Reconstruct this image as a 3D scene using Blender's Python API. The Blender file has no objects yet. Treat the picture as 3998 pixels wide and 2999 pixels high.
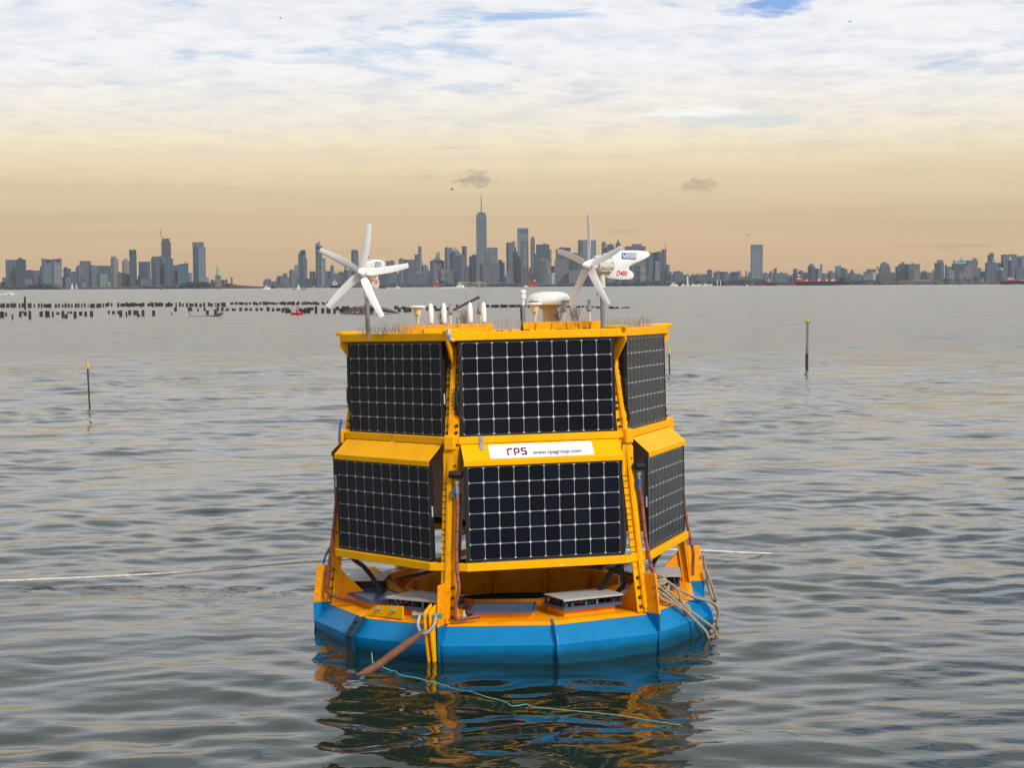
import bpy, bmesh, math, random
import numpy as np
from mathutils import Matrix, Vector

random.seed(7)
rng = np.random.default_rng(11)
SC = bpy.context.scene
COL = SC.collection
R = math.radians

# ------------------------------------------------------------------ camera
PW, PH, FPX, CAMH = 3998.0, 2999.0, 6600.0, 3.8
PITCH, ROLL = math.atan(383 / FPX), R(-0.31)
CAMP = np.array([0.0, 0.0, CAMH])
_f = np.array([0, math.cos(PITCH), -math.sin(PITCH)])
_u0 = np.array([0, math.sin(PITCH), math.cos(PITCH)])
_r0 = np.array([1.0, 0, 0])
_r = math.cos(ROLL) * _r0 + math.sin(ROLL) * _u0
_u = -math.sin(ROLL) * _r0 + math.cos(ROLL) * _u0


def ray(x, y):
    return _f + _r * (x - PW / 2) / FPX - _u * (y - PH / 2) / FPX


def at_y(x, y, Y):
    v = ray(x, y)
    return CAMP + v * (Y / v[1])


def at_z(x, y, z=0.0):
    v = ray(x, y)
    return CAMP + v * ((z - CAMH) / v[2])


cd = bpy.data.cameras.new("camera")
cam = bpy.data.objects.new("camera", cd)
COL.objects.link(cam)
cam.matrix_world = Matrix(((_r[0], _u[0], -_f[0], 0), (_r[1], _u[1], -_f[1], 0), (_r[2], _u[2], -_f[2], CAMH), (0, 0, 0, 1)))
cd.sensor_width = 36.0
cd.lens = FPX / PW * 36.0
cd.clip_start = 0.1
cd.clip_end = 60000
SC.camera = cam

# ------------------------------------------------------------------ render settings
SC.render.engine = 'CYCLES'
SC.view_settings.view_transform = 'Standard'
SC.view_settings.look = 'None'
SC.view_settings.exposure = 0.0
SC.view_settings.gamma = 1.0
SC.view_settings.use_curve_mapping = False
SC.cycles.use_denoising = True
SC.cycles.max_bounces = 10
SC.cycles.diffuse_bounces = 8
SC.cycles.volume_bounces = 0
SC.cycles.transparent_max_bounces = 6

# ------------------------------------------------------------------ node helper


class NT:
    def __init__(s, tree):
        s.t = tree

    def n(s, typ, **kw):
        nd = s.t.nodes.new(typ)
        for k, v in kw.items():
            if k.startswith('i_'):
                nd.inputs[k[2:].replace('_', ' ')].default_value = v
            else:
                setattr(nd, k, v)
        return nd

    def l(s, a, b):
        s.t.links.new(a, b)

    def math(s, op, a, b=None, c=None, clamp=False):
        nd = s.t.nodes.new('ShaderNodeMath')
        nd.operation = op
        nd.use_clamp = clamp
        for i, v in enumerate((a, b, c)):
            if v is None:
                continue
            if isinstance(v, (int, float)):
                nd.inputs[i].default_value = v
            else:
                s.t.links.new(v, nd.inputs[i])
        return nd.outputs[0]

    def ramp(s, fac, stops, interp='LINEAR'):
        nd = s.t.nodes.new('ShaderNodeValToRGB')
        cr = nd.color_ramp
        cr.interpolation = interp
        while len(cr.elements) < len(stops):
            cr.elements.new(0.5)
        for e, (p, c) in zip(cr.elements, stops):
            e.position = p
            e.color = tuple(c) + (1,) if len(c) == 3 else c
        s.t.links.new(fac, nd.inputs[0])
        return nd.outputs[0]

    def mix(s, fac, a, b, blend='MIX'):
        nd = s.t.nodes.new('ShaderNodeMix')
        nd.data_type = 'RGBA'
        nd.blend_type = blend
        for sock, v in ((nd.inputs[0], fac), (nd.inputs[6], a), (nd.inputs[7], b)):
            if isinstance(v, (int, float)):
                sock.default_value = v
            elif isinstance(v, (tuple, list)):
                sock.default_value = tuple(v) + (1,) if len(v) == 3 else v
            else:
                s.t.links.new(v, sock)
        return nd.outputs[2]


def srgb(r, g, b):
    def f(c):
        c /= 255.0
        return c / 12.92 if c <= 0.04045 else ((c + 0.055) / 1.055) ** 2.4
    return (f(r), f(g), f(b))


# ------------------------------------------------------------------ sky (world) and sun
SUN_EL, SUN_AZ = R(38), R(142)       # azimuth clockwise from +Y (view direction): behind the camera, to its right
w = bpy.data.worlds.new("World")
SC.world = w
w.use_nodes = True
N = NT(w.node_tree)
w.node_tree.nodes.clear()
out = N.n('ShaderNodeOutputWorld')
sky = N.n('ShaderNodeTexSky', sky_type='NISHITA')
sky.sun_disc = False
sky.sun_elevation = SUN_EL
sky.sun_rotation = SUN_AZ
sky.air_density = 1.0
sky.dust_density = 1.0
tc = N.n('ShaderNodeTexCoord')
sep = N.n('ShaderNodeSeparateXYZ')
N.l(tc.outputs['Generated'], sep.inputs[0])
dx, dy, dz = sep.outputs
zc = N.math('MAXIMUM', dz, 0.0)
# sheet of cloud seen in perspective: direction projected on a flat layer overhead
den = N.math('ADD', zc, 0.11)
px_ = N.math('DIVIDE', dx, den)
py_ = N.math('DIVIDE', dy, den)
pc = N.n('ShaderNodeCombineXYZ')
N.l(px_, pc.inputs[0])
N.l(py_, pc.inputs[1])


def cloudnoise(scale, detail, rough, stretch=(1, 1, 1), off=(0, 0, 0), dist=0.0):
    mp = N.n('ShaderNodeMapping')
    mp.inputs['Scale'].default_value = stretch
    mp.inputs['Location'].default_value = off
    N.l(pc.outputs[0], mp.inputs[0])
    nz = N.n('ShaderNodeTexNoise')
    nz.inputs['Scale'].default_value = scale
    nz.inputs['Detail'].default_value = detail
    nz.inputs['Roughness'].default_value = rough
    nz.inputs['Distortion'].default_value = dist
    N.l(mp.outputs[0], nz.inputs['Vector'])
    return nz.outputs['Fac']


n_big = cloudnoise(1.5, 4, 0.55, (1, 1, 1), (3.1, 0.4, 0))
n_mid = cloudnoise(5.5, 6, 0.58, (1, 1, 1), (1.7, 4.2, 0), 0.5)
n_fine = cloudnoise(15.0, 5, 0.6, (0.9, 1.1, 1), (0.2, 7.7, 0), 0.3)
# colour of the overcast by elevation (sine of elevation)
grad = N.ramp(zc, [
    (0.000, srgb(208, 170, 124)), (0.016, srgb(216, 180, 132)), (0.038, srgb(219, 189, 140)),
    (0.062, srgb(235, 212, 166)), (0.080, srgb(249, 232, 198)), (0.100, srgb(250, 242, 228)),
    (0.130, (0.93, 0.93, 0.955)), (0.20, (0.86, 0.87, 0.91)), (0.36, (0.62, 0.645, 0.67)), (1.0, (0.60, 0.64, 0.69))])
# warm streaks near the horizon: long low bands
bandv = N.n('ShaderNodeCombineXYZ')
N.l(N.math('MULTIPLY', N.math('DIVIDE', dx, N.math('MAXIMUM', dy, 0.05)), 1.6), bandv.inputs[0])
N.l(N.math('MULTIPLY', zc, 55.0), bandv.inputs[1])
bn = N.n('ShaderNodeTexNoise')
bn.inputs['Scale'].default_value = 1.0
bn.inputs['Detail'].default_value = 4
bn.inputs['Roughness'].default_value = 0.55
N.l(bandv.outputs[0], bn.inputs['Vector'])
bandc = N.ramp(bn.outputs['Fac'], [(0.30, (0.86, 0.87, 0.90)), (0.5, (1, 1, 1)), (0.70, (1.08, 1.03, 0.96))])
lowmask = N.ramp(zc, [(0.0, (1, 1, 1)), (0.07, (0.8, 0.8, 0.8)), (0.11, (0, 0, 0))])
grad = N.mix(lowmask, grad, N.mix(1.0, grad, bandc, 'MULTIPLY'))
# grey-blue undersides of the altocumulus
shade = N.math('ADD', N.math('MULTIPLY', n_mid, 0.65), N.math('MULTIPLY', n_fine, 0.35))
shadec = N.ramp(shade, [(0.33, (0.78, 0.825, 0.90)), (0.45, (0.92, 0.94, 0.97)), (0.54, (1.03, 1.025, 1.02)), (0.68, (1.10, 1.085, 1.07))])
himask = N.ramp(zc, [(0.050, (0, 0, 0)), (0.085, (0.55, 0.55, 0.55)), (0.125, (1, 1, 1))])
cloudc = N.mix(himask, grad, N.mix(1.0, grad, shadec, 'MULTIPLY'))
# gaps of blue between the clouds, higher up
gapn = N.math('ADD', N.math('MULTIPLY', n_big, 0.6), N.math('ADD', N.math('MULTIPLY', n_mid, 0.28), N.math('MULTIPLY', n_fine, 0.12)))
gap = N.ramp(gapn, [(0.36, (1, 1, 1)), (0.445, (0, 0, 0))])
gapel = N.ramp(zc, [(0.085, (0, 0, 0)), (0.155, (1, 1, 1))])
gapm = N.math('MULTIPLY', gap, gapel)
blue = N.mix(1.0, sky.outputs['Color'], (0.10, 0.115, 0.135), 'MULTIPLY')
skyc = N.mix(gapm, cloudc, blue)


# small dark scraps of cloud low over the city and one bright wisp
def scrap(col, az, el, saz, sel, colour, strength, nscale, seed):
    a = N.math('ARCTAN2', dx, dy)
    u = N.math('DIVIDE', N.math('SUBTRACT', a, az), saz)
    v = N.math('DIVIDE', N.math('SUBTRACT', dz, el), sel)
    r2 = N.math('ADD', N.math('MULTIPLY', u, u), N.math('MULTIPLY', v, v))
    nv = N.n('ShaderNodeCombineXYZ')
    N.l(N.math('MULTIPLY', u, nscale), nv.inputs[0])
    N.l(N.math('MULTIPLY', v, nscale * 0.8), nv.inputs[1])
    nv.inputs[2].default_value = seed
    nz = N.n('ShaderNodeTexNoise')
    nz.inputs['Scale'].default_value = 1.0
    nz.inputs['Detail'].default_value = 5
    nz.inputs['Roughness'].default_value = 0.6
    N.l(nv.outputs[0], nz.inputs['Vector'])
    m = N.math('SUBTRACT', N.math('MULTIPLY', nz.outputs['Fac'], 2.2), N.math('ADD', r2, 0.55))
    m = N.math('MULTIPLY', m, strength * 2.0)
    m = N.math('MINIMUM', N.math('MAXIMUM', m, 0.0), strength)
    return N.mix(m, col, colour)


def pxdir(x, y):
    v = ray(x, y)
    v = v / np.linalg.norm(v)
    return math.atan2(v[0], v[1]), v[2]


for (x, y, sx, sy, c, st, ns, sd) in (
        (1855, 700, 125, 44, srgb(170, 152, 128), 0.7, 2.4, 1.0),
        (2735, 722, 110, 40, srgb(172, 155, 130), 0.6, 2.6, 4.0),
        (2440, 905, 130, 14, srgb(186, 163, 128), 0.5, 1.2, 7.0),
        (1660, 690, 60, 12, srgb(196, 178, 146), 0.4, 1.4, 9.0),
        (3700, 960, 330, 16, srgb(176, 154, 124), 0.4, 1.3, 12.0),
        (2720, 438, 330, 36, (1.02, 1.04, 1.02), .85, 3.0, 15.0),
        (2900, 470, 420, 44, srgb(205, 226, 234), 0.55, 2.4, 17.0),
        (3000, 20, 240, 62, srgb(120, 168, 232), 0.9, 1.5, 21.0),
        (2050, 55, 470, 34, srgb(150, 190, 238), 0.75, 1.7, 24.0),
        (1250, 240, 300, 20, srgb(214, 222, 232), 0.5, 1.6, 27.0)):
    az, el = pxdir(x, y)
    skyc = scrap(skyc, az, el, sx / FPX, sy / FPX, c, st, ns, sd)

bg = N.n('ShaderNodeBackground')
N.l(skyc, bg.inputs['Color'])
bg.inputs['Strength'].default_value = 1.0
N.l(bg.outputs[0], out.inputs['Surface'])

sd = bpy.data.lights.new("sun", 'SUN')
sd.energy = 3.2
sd.angle = R(14)
sd.color = (1.0, 0.94, 0.85)
so = bpy.data.objects.new("sun", sd)
COL.objects.link(so)
sv = Vector((math.sin(SUN_AZ) * math.cos(SUN_EL), math.cos(SUN_AZ) * math.cos(SUN_EL), math.sin(SUN_EL)))
so.rotation_euler = sv.to_track_quat('Z', 'Y').to_euler()
so.location = (30, -30, 60)

# ------------------------------------------------------------------ tagging and mesh helpers


def tag(o, label=None, cat=None, group=None, kind=None):
    if label:
        o['label'] = label
    if cat:
        o['category'] = cat
    if group:
        o['group'] = group
    if kind:
        o['kind'] = kind
    return o


def empty(name, loc=(0, 0, 0), rz=0.0, mat=None):
    o = bpy.data.objects.new(name, None)
    o.empty_display_size = 0.1
    COL.objects.link(o)
    if mat is not None:
        o.matrix_world = mat
    else:
        o.location = loc
        o.rotation_euler = (0, 0, rz)
    return o


def child(name, mesh, parent, loc=None, mat=None):
    o = bpy.data.objects.new(name, mesh)
    COL.objects.link(o)
    if parent is not None:
        o.parent = parent
    if mat is not None:
        o.matrix_local = mat
    elif loc is not None:
        o.location = loc
    return o


class MB:
    def __init__(s):
        s.v, s.f = [], []

    def add(s, vs, fs):
        b = len(s.v)
        s.v += [tuple(map(float, p)) for p in vs]
        s.f += [tuple(b + i for i in q) for q in fs]
        return s

    def box(s, x0, x1, y0, y1, z0, z1, M=None):
        vs = [Vector(p) for p in ((x0, y0, z0), (x1, y0, z0), (x1, y1, z0), (x0, y1, z0), (x0, y0, z1), (x1, y0, z1), (x1, y1, z1), (x0, y1, z1))]
        if M is not None:
            vs = [M @ p for p in vs]
        return s.add(vs, [(0, 3, 2, 1), (4, 5, 6, 7), (0, 1, 5, 4), (1, 2, 6, 5), (2, 3, 7, 6), (3, 0, 4, 7)])

    def hexa(s, p):                 # eight corners, bottom ring then top ring
        return s.add(p, [(0, 3, 2, 1), (4, 5, 6, 7), (0, 1, 5, 4), (1, 2, 6, 5), (2, 3, 7, 6), (3, 0, 4, 7)])

    def bar(s, p, q, wd, ht, up=(0, 0, 1)):
        p, q, up = Vector(p), Vector(q), Vector(up)
        d = (q - p).normalized()
        a = d.cross(up)
        if a.length < 1e-4:
            a = d.cross(Vector((1, 0, 0)))
        a.normalize()
        b = a.cross(d)
        a, b = a * wd / 2, b * ht / 2
        return s.hexa([p - a - b, p + a - b, q + a - b, q - a - b, p - a + b, p + a + b, q + a + b, q - a + b])

    def prism(s, poly, z0, z1, M=None):
        n = len(poly)
        vs = [Vector((x, y, z0)) for x, y in poly] + [Vector((x, y, z1)) for x, y in poly]
        if M is not None:
            vs = [M @ p for p in vs]
        fs = [tuple(range(n - 1, -1, -1)), tuple(range(n, 2 * n))] + [(i, (i + 1) % n, n + (i + 1) % n, n + i) for i in range(n)]
        return s.add(vs, fs)

    def lathe(s, prof, seg=16, M=None):
        vs, fs = [], []
        n = len(prof)
        for r, z in prof:
            for k in range(seg):
                a = 2 * math.pi * k / seg
                vs.append(Vector((r * math.cos(a), r * math.sin(a), z)))
        for i in range(n - 1):
            for k in range(seg):
                k2 = (k + 1) % seg
                fs.append((i * seg + k, i * seg + k2, (i + 1) * seg + k2, (i + 1) * seg + k))
        fs.append(tuple(range(seg - 1, -1, -1)))
        fs.append(tuple((n - 1) * seg + k for k in range(seg)))
        if M is not None:
            vs = [M @ p for p in vs]
        return s.add(vs, fs)

    def tube(s, pts, r, seg=8, r2=None):
        pts = [Vector(p) for p in pts]
        n = len(pts)
        rad = r if isinstance(r, (list, tuple)) else [r + ((r2 if r2 is not None else r) - r) * i / max(1, n - 1) for i in range(n)]
        vs, fs = [], []
        d0 = (pts[1] - pts[0]).normalized()
        ref = Vector((0, 0, 1)) if abs(d0.z) < 0.9 else Vector((1, 0, 0))
        a = d0.cross(ref).normalized()
        for i in range(n):
            d = (pts[min(i + 1, n - 1)] - pts[max(i - 1, 0)]).normalized()
            a = (a - d * a.dot(d)).normalized()
            b = d.cross(a)
            for k in range(seg):
                t = 2 * math.pi * k / seg
                vs.append(pts[i] + (a * math.cos(t) + b * math.sin(t)) * rad[i])
        for i in range(n - 1):
            for k in range(seg):
                k2 = (k + 1) % seg
                fs.append((i * seg + k, i * seg + k2, (i + 1) * seg + k2, (i + 1) * seg + k))
        fs.append(tuple(range(seg - 1, -1, -1)))
        fs.append(tuple((n - 1) * seg + k for k in range(seg)))
        return s.add(vs, fs)

    def mesh(s, name, mat, smooth=False, M=None):
        me = bpy.data.meshes.new(name)
        vs = s.v if M is None else [tuple(M @ Vector(p)) for p in s.v]
        me.from_pydata(vs, [], s.f)
        if mat is not None:
            me.materials.append(mat)
        bm = bmesh.new()
        bm.from_mesh(me)
        bmesh.ops.recalc_face_normals(bm, faces=bm.faces)
        bm.to_mesh(me)
        bm.free()
        if smooth:
            me.shade_smooth()
            me.set_sharp_from_angle(angle=R(38))
        me.update()
        return me

    def build(s, name, mat, parent=None, smooth=False, M=None, bevel=0.0):
        o = child(name, s.mesh(name, mat, smooth), parent, mat=M)
        if bevel:
            md = o.modifiers.new("soft_edge", 'BEVEL')
            md.width = bevel
            md.segments = 2
            md.limit_method = 'ANGLE'
            md.angle_limit = R(40)
        return o


def catmull(pts, n=8):
    P = [np.array(p, float) for p in pts]
    P = [2 * P[0] - P[1]] + P + [2 * P[-1] - P[-2]]
    o = []
    for i in range(1, len(P) - 2):
        for k in range(n):
            t = k / n
            a, b, c, d = P[i - 1], P[i], P[i + 1], P[i + 2]
            o.append(tuple(0.5 * (2 * b + (c - a) * t + (2 * a - 5 * b + 4 * c - d) * t * t + (3 * b - a - 3 * c + d) * t ** 3)))
    o.append(tuple(P[-2]))
    return o


# ------------------------------------------------------------------ materials


def mat(name, col, rough=0.5, metal=0.0, spec=0.5, var=0.0, vscale=3.0, dirt=None, dirt_amt=0.0, dscale=4.0, bump=0.0, bscale=40.0, coat=0.0, stretch=None, streak=0.0, wl=False):
    m = bpy.data.materials.new(name)
    m.use_nodes = True
    t = NT(m.node_tree)
    b = m.node_tree.nodes['Principled BSDF']
    b.inputs['Roughness'].default_value = rough
    b.inputs['Metallic'].default_value = metal
    b.inputs['Specular IOR Level'].default_value = spec
    if coat:
        b.inputs['Coat Weight'].default_value = coat
        b.inputs['Coat Roughness'].default_value = 0.06
    b.inputs['Base Color'].default_value = tuple(col) + (1,)
    if var or dirt or bump or streak or wl:
        c = t.n('ShaderNodeTexCoord')
        mp = t.n('ShaderNodeMapping')
        if stretch:
            mp.inputs['Scale'].default_value = stretch
        t.l(c.outputs['Object'], mp.inputs[0])
    colr = None
    if var:
        nz = t.n('ShaderNodeTexNoise', i_Scale=vscale, i_Detail=5.0, i_Roughness=0.6)
        t.l(mp.outputs[0], nz.inputs['Vector'])
        lo = tuple(x * (1 - var) for x in col)
        hi = tuple(min(1, x * (1 + var)) for x in col)
        colr = t.ramp(nz.outputs['Fac'], [(0.3, lo), (0.7, hi)])
    if dirt:
        n2 = t.n('ShaderNodeTexNoise', i_Scale=dscale, i_Detail=6.0, i_Roughness=0.7)
        t.l(mp.outputs[0], n2.inputs['Vector'])
        mk = t.ramp(n2.outputs['Fac'], [(0.60 - 0.14 * dirt_amt, (0, 0, 0)), (0.80 - 0.10 * dirt_amt, (1, 1, 1))])
        mk = t.math('MULTIPLY', mk, min(1.0, 0.35 + dirt_amt * 0.5))
        colr = t.mix(mk, colr if colr is not None else tuple(col), dirt)
    if streak:                       # rust runs, drawn out downwards
        mp2 = t.n('ShaderNodeMapping')
        mp2.inputs['Scale'].default_value = (16, 16, 1.4)
        t.l(c.outputs['Object'], mp2.inputs[0])
        n4 = t.n('ShaderNodeTexNoise', i_Scale=1.0, i_Detail=5.0, i_Roughness=0.65)
        t.l(mp2.outputs[0], n4.inputs['Vector'])
        mk = t.ramp(n4.outputs['Fac'], [(0.57, (0, 0, 0)), (0.76, (1, 1, 1))])
        colr = t.mix(t.math('MULTIPLY', mk, streak), colr if colr is not None else tuple(col), (0.22, 0.075, 0.012))
        n6 = t.n('ShaderNodeTexNoise', i_Scale=11.0, i_Detail=3.0, i_Roughness=0.75)
        t.l(c.outputs['Object'], n6.inputs['Vector'])
        mk = t.ramp(n6.outputs['Fac'], [(0.71, (0, 0, 0)), (0.735, (1, 1, 1))])
        colr = t.mix(t.math('MULTIPLY', mk, .6), colr, (0.72, 0.68, 0.56))     # droppings and chalky scuffs
    if wl:                           # growth and wet stain along the waterline
        sp = t.n('ShaderNodeSeparateXYZ')
        t.l(c.outputs['Object'], sp.inputs[0])
        n5 = t.n('ShaderNodeTexNoise', i_Scale=5.0, i_Detail=5.0, i_Roughness=0.7)
        t.l(c.outputs['Object'], n5.inputs['Vector'])
        zz_ = t.math('ADD', sp.outputs[2], t.math('MULTIPLY', n5.outputs['Fac'], -0.12))
        mk = t.ramp(t.math('ADD', zz_, 0.5), [(0.46, (1, 1, 1)), (0.545, (0, 0, 0))])
        colr = t.mix(t.math('MULTIPLY', mk, .8), colr if colr is not None else tuple(col), (0.006, 0.045, 0.06))
    if colr is not None:
        t.l(colr, b.inputs['Base Color'])
    if bump:
        n3 = t.n('ShaderNodeTexNoise', i_Scale=bscale, i_Detail=4.0)
        t.l(mp.outputs[0], n3.inputs['Vector'])
        bp = t.n('ShaderNodeBump', i_Strength=1.0, i_Distance=bump)
        t.l(n3.outputs['Fac'], bp.inputs['Height'])
        t.l(bp.outputs[0], b.inputs['Normal'])
    return m


M_ = {}
RUST = (0.16, 0.055, 0.012)
M_['yellow'] = mat('yellow_paint', (0.95, 0.445, 0.0), 0.5, spec=0.14, streak=0.22, var=0.06, vscale=2.0, dirt=(0.36, 0.13, 0.01), dirt_amt=0.15, dscale=5.0, bump=0.0008, bscale=30)
M_['leg_yellow'] = mat('leg_yellow_paint', (0.92, 0.42, 0.002), 0.5, spec=0.16, streak=0.5, var=0.10, vscale=4.0, dirt=RUST, dirt_amt=0.55, dscale=8.0)
M_['deck_yellow'] = mat('deck_yellow_paint', (0.95, 0.335, 0.0), 0.45, spec=0.25, streak=0.4, var=0.12, vscale=3.0, dirt=(0.30, 0.10, 0.01), dirt_amt=0.5, dscale=5.0)
M_['hull_blue'] = mat('hull_blue_paint', (0.0, 0.18, 0.43), 0.42, spec=0.25, wl=True, var=0.12, vscale=2.2, dirt=(0.004, 0.06, 0.13), dirt_amt=0.3, dscale=3.0)
M_['hull_wet'] = mat('submerged_hull_paint', (0.002, 0.045, 0.09), 0.3, var=0.2, vscale=3.0)
M_['lid_blue'] = mat('hatch_lid_blue', (0.05, 0.09, 0.19), 0.32, var=0.15, vscale=6.0, dirt=(0.22, 0.26, 0.33), dirt_amt=0.2)
M_['plate_grey'] = mat('cover_plate_grey', (0.44, 0.44, 0.43), 0.5, var=0.1, vscale=6.0, dirt=(0.25, 0.24, 0.22), dirt_amt=0.3)
M_['black'] = mat('black_rubber', (0.012, 0.012, 0.013), 0.5)
M_['frame_black'] = mat('anodised_black', (0.010, 0.011, 0.013), 0.35)
M_['cell'] = mat('solar_cell', (0.003, 0.005, 0.011), 0.2, spec=0.2, var=0.25, vscale=1.5)
M_['sheet'] = mat('backsheet_white', (0.50, 0.53, 0.54), 0.35)
M_['core_grey'] = mat('cabinet_grey', (0.78, 0.76, 0.74), 0.55, var=0.12, vscale=3.0, dirt=(0.5, 0.46, 0.42), dirt_amt=0.3)
M_['panel_back'] = mat('panel_back', (0.72, 0.72, 0.72), 0.6)
M_['steel'] = mat('galvanised_steel', (0.40, 0.41, 0.42), 0.42, metal=0.55, var=0.15, vscale=8.0)
M_['pole_grey'] = mat('pole_grey', (0.23, 0.235, 0.24), 0.5, metal=0.3, var=0.2, vscale=10.0)
M_['white'] = mat('white_gelcoat', (0.88, 0.88, 0.87), 0.30, var=0.03, vscale=4.0)
M_['blade'] = mat('blade_white', (0.86, 0.85, 0.84), 0.38, var=0.05, vscale=6.0)
M_['nacelle'] = mat('nacelle_cream', (0.66, 0.62, 0.53), 0.4, var=0.1, vscale=8.0, dirt=(0.34, 0.28, 0.2), dirt_amt=0.3, dscale=9)
M_['cream'] = mat('cream_plastic', (0.72, 0.58, 0.38), 0.45, var=0.06, vscale=9.0)
M_['cone_grey'] = mat('grey_plastic', (0.24, 0.25, 0.28), 0.5, var=0.06, vscale=9)
M_['hose_red'] = mat('hose_red_brown', (0.27, 0.075, 0.05), 0.5, var=0.2, vscale=10.0)
M_['hose_brown'] = mat('mooring_sleeve_brown', (0.17, 0.068, 0.036), 0.75, var=0.25, vscale=14.0, dirt=(0.12, 0.05, 0.03), dirt_amt=0.5, dscale=10, bump=0.004, bscale=60)
M_['rope'] = mat('rope_tan', (0.34, 0.26, 0.17), 0.85, var=0.35, vscale=45.0, bump=0.004, bscale=90)
M_['rope_white'] = mat('rope_white', (0.62, 0.58, 0.52), 0.8, var=0.3, vscale=14.0)
M_['rope_green'] = mat('rope_green', (0.20, 0.50, 0.40), 0.7, var=0.15, vscale=20.0)
M_['cable_blue'] = mat('cable_blue', (0.02, 0.14, 0.36), 0.45)
M_['bolt'] = mat('rusty_bolt', (0.10, 0.06, 0.03), 0.6, metal=0.3, var=0.3, vscale=40.0)
M_['hole_disc'] = mat('pale_hole_disc', (0.62, 0.52, 0.32), 0.5)
M_['tape'] = mat('grey_tape', (0.36, 0.37, 0.39), 0.35, metal=0.3, var=0.2, vscale=30)
M_['purple'] = mat('print_purple', (0.16, 0.004, 0.075), 0.4)
M_['ink'] = mat('print_grey', (0.13, 0.09, 0.12), 0.5)
M_['red'] = mat('print_red', (0.62, 0.02, 0.03), 0.4)
M_['blue_print'] = mat('print_blue', (0.03, 0.05, 0.55), 0.4)
M_['signal_red'] = mat('red_plastic', (0.55, 0.02, 0.02), 0.4)
M_['spike'] = mat('spike_wire', (0.40, 0.35, 0.29), 0.5, metal=0.2)
M_['pile'] = mat('wet_timber', (0.035, 0.026, 0.022), 0.7, var=0.4, vscale=2.0)
M_['wood'] = mat('weathered_timber', (0.11, 0.075, 0.045), 0.8, var=0.35, vscale=1.5, stretch=(0.4, 4, 4))
M_['pole_yellow'] = mat('marker_yellow', (0.75, 0.55, 0.01), 0.5)
M_['pole_dark'] = mat('marker_brown', (0.06, 0.045, 0.04), 0.6, var=0.2)
M_['chrome'] = mat('wet_steel_pipe', (0.34, 0.33, 0.31), 0.22, metal=0.85, var=0.2, vscale=2)
M_['rust_pipe'] = mat('rusted_pipe_foot', (0.08, 0.035, 0.015), 0.6, metal=0.3, var=0.4, vscale=3)
M_['boat_white'] = mat('boat_white', (0.72, 0.73, 0.72), 0.35)
M_['boat_orange'] = mat('ferry_orange', (0.42, 0.08, 0.03), 0.45)
M_['boat_red'] = mat('hull_red', (0.36, 0.025, 0.03), 0.45)
M_['boat_black'] = mat('hull_black', (0.012, 0.014, 0.022), 0.4)
M_['glass_dark'] = mat('dark_glazing', (0.01, 0.012, 0.016), 0.15)
M_['foam'] = mat('wake_foam', (0.80, 0.82, 0.83), 0.8)
M_['skin'] = mat('skin', (0.40, 0.22, 0.15), 0.6)
M_['bird'] = mat('bird_dark', (0.03, 0.03, 0.032), 0.7)
M_['bird_grey'] = mat('bird_grey', (0.20, 0.20, 0.21), 0.7)

# ------------------------------------------------------------------ water
NW = 96
_k = []
for i in range(NW):
    lam = 0.32 * (5.0 / 0.32) ** (rng.random() ** 1.25)
    th = R(90) + rng.normal(0, R(30)) + (R(14) if lam > 1.5 else 0)
    kk = 2 * math.pi / lam
    slope = 0.0195 if lam < 1.2 else (0.0105 if lam < 3.4 else 0.0085)
    _k.append((kk * math.cos(th), kk * math.sin(th), slope / kk * (0.6 + 0.8 * rng.random()), rng.random() * 6.283, lam))
BUOY = np.array([0.0015, 19.0134, 0.0])


def wave(x, y):
    x = np.asarray(x, float)
    y = np.asarray(y, float)
    h = np.zeros(np.broadcast(x, y).shape)
    # gusts: patches of calmer and of livelier water
    g = 0.75 + 0.28 * np.sin(0.21 * x + 0.13 * y + 1.0) * np.sin(0.17 * y - 0.11 * x + 0.4) + 0.22 * np.sin(0.55 * x - 0.31 * y)
    for kx, ky, a, p, lam in _k:
        s = a * np.sin(kx * x + ky * y + p)
        h += s * (g if lam < 1.6 else 1.0)
    d = np.hypot(x - BUOY[0], y - BUOY[1])
    calm = 0.55 + 0.45 * np.clip((d - 2.2) / 4.0, 0, 1)
    ring = 0.010 * np.sin(2 * math.pi * (d - 2.2) / 0.62) * np.exp(-np.clip(d - 2.2, 0, 50) / 1.6) * np.clip((d - 1.6) / 0.6, 0, 1)
    return h * calm + ring


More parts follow.
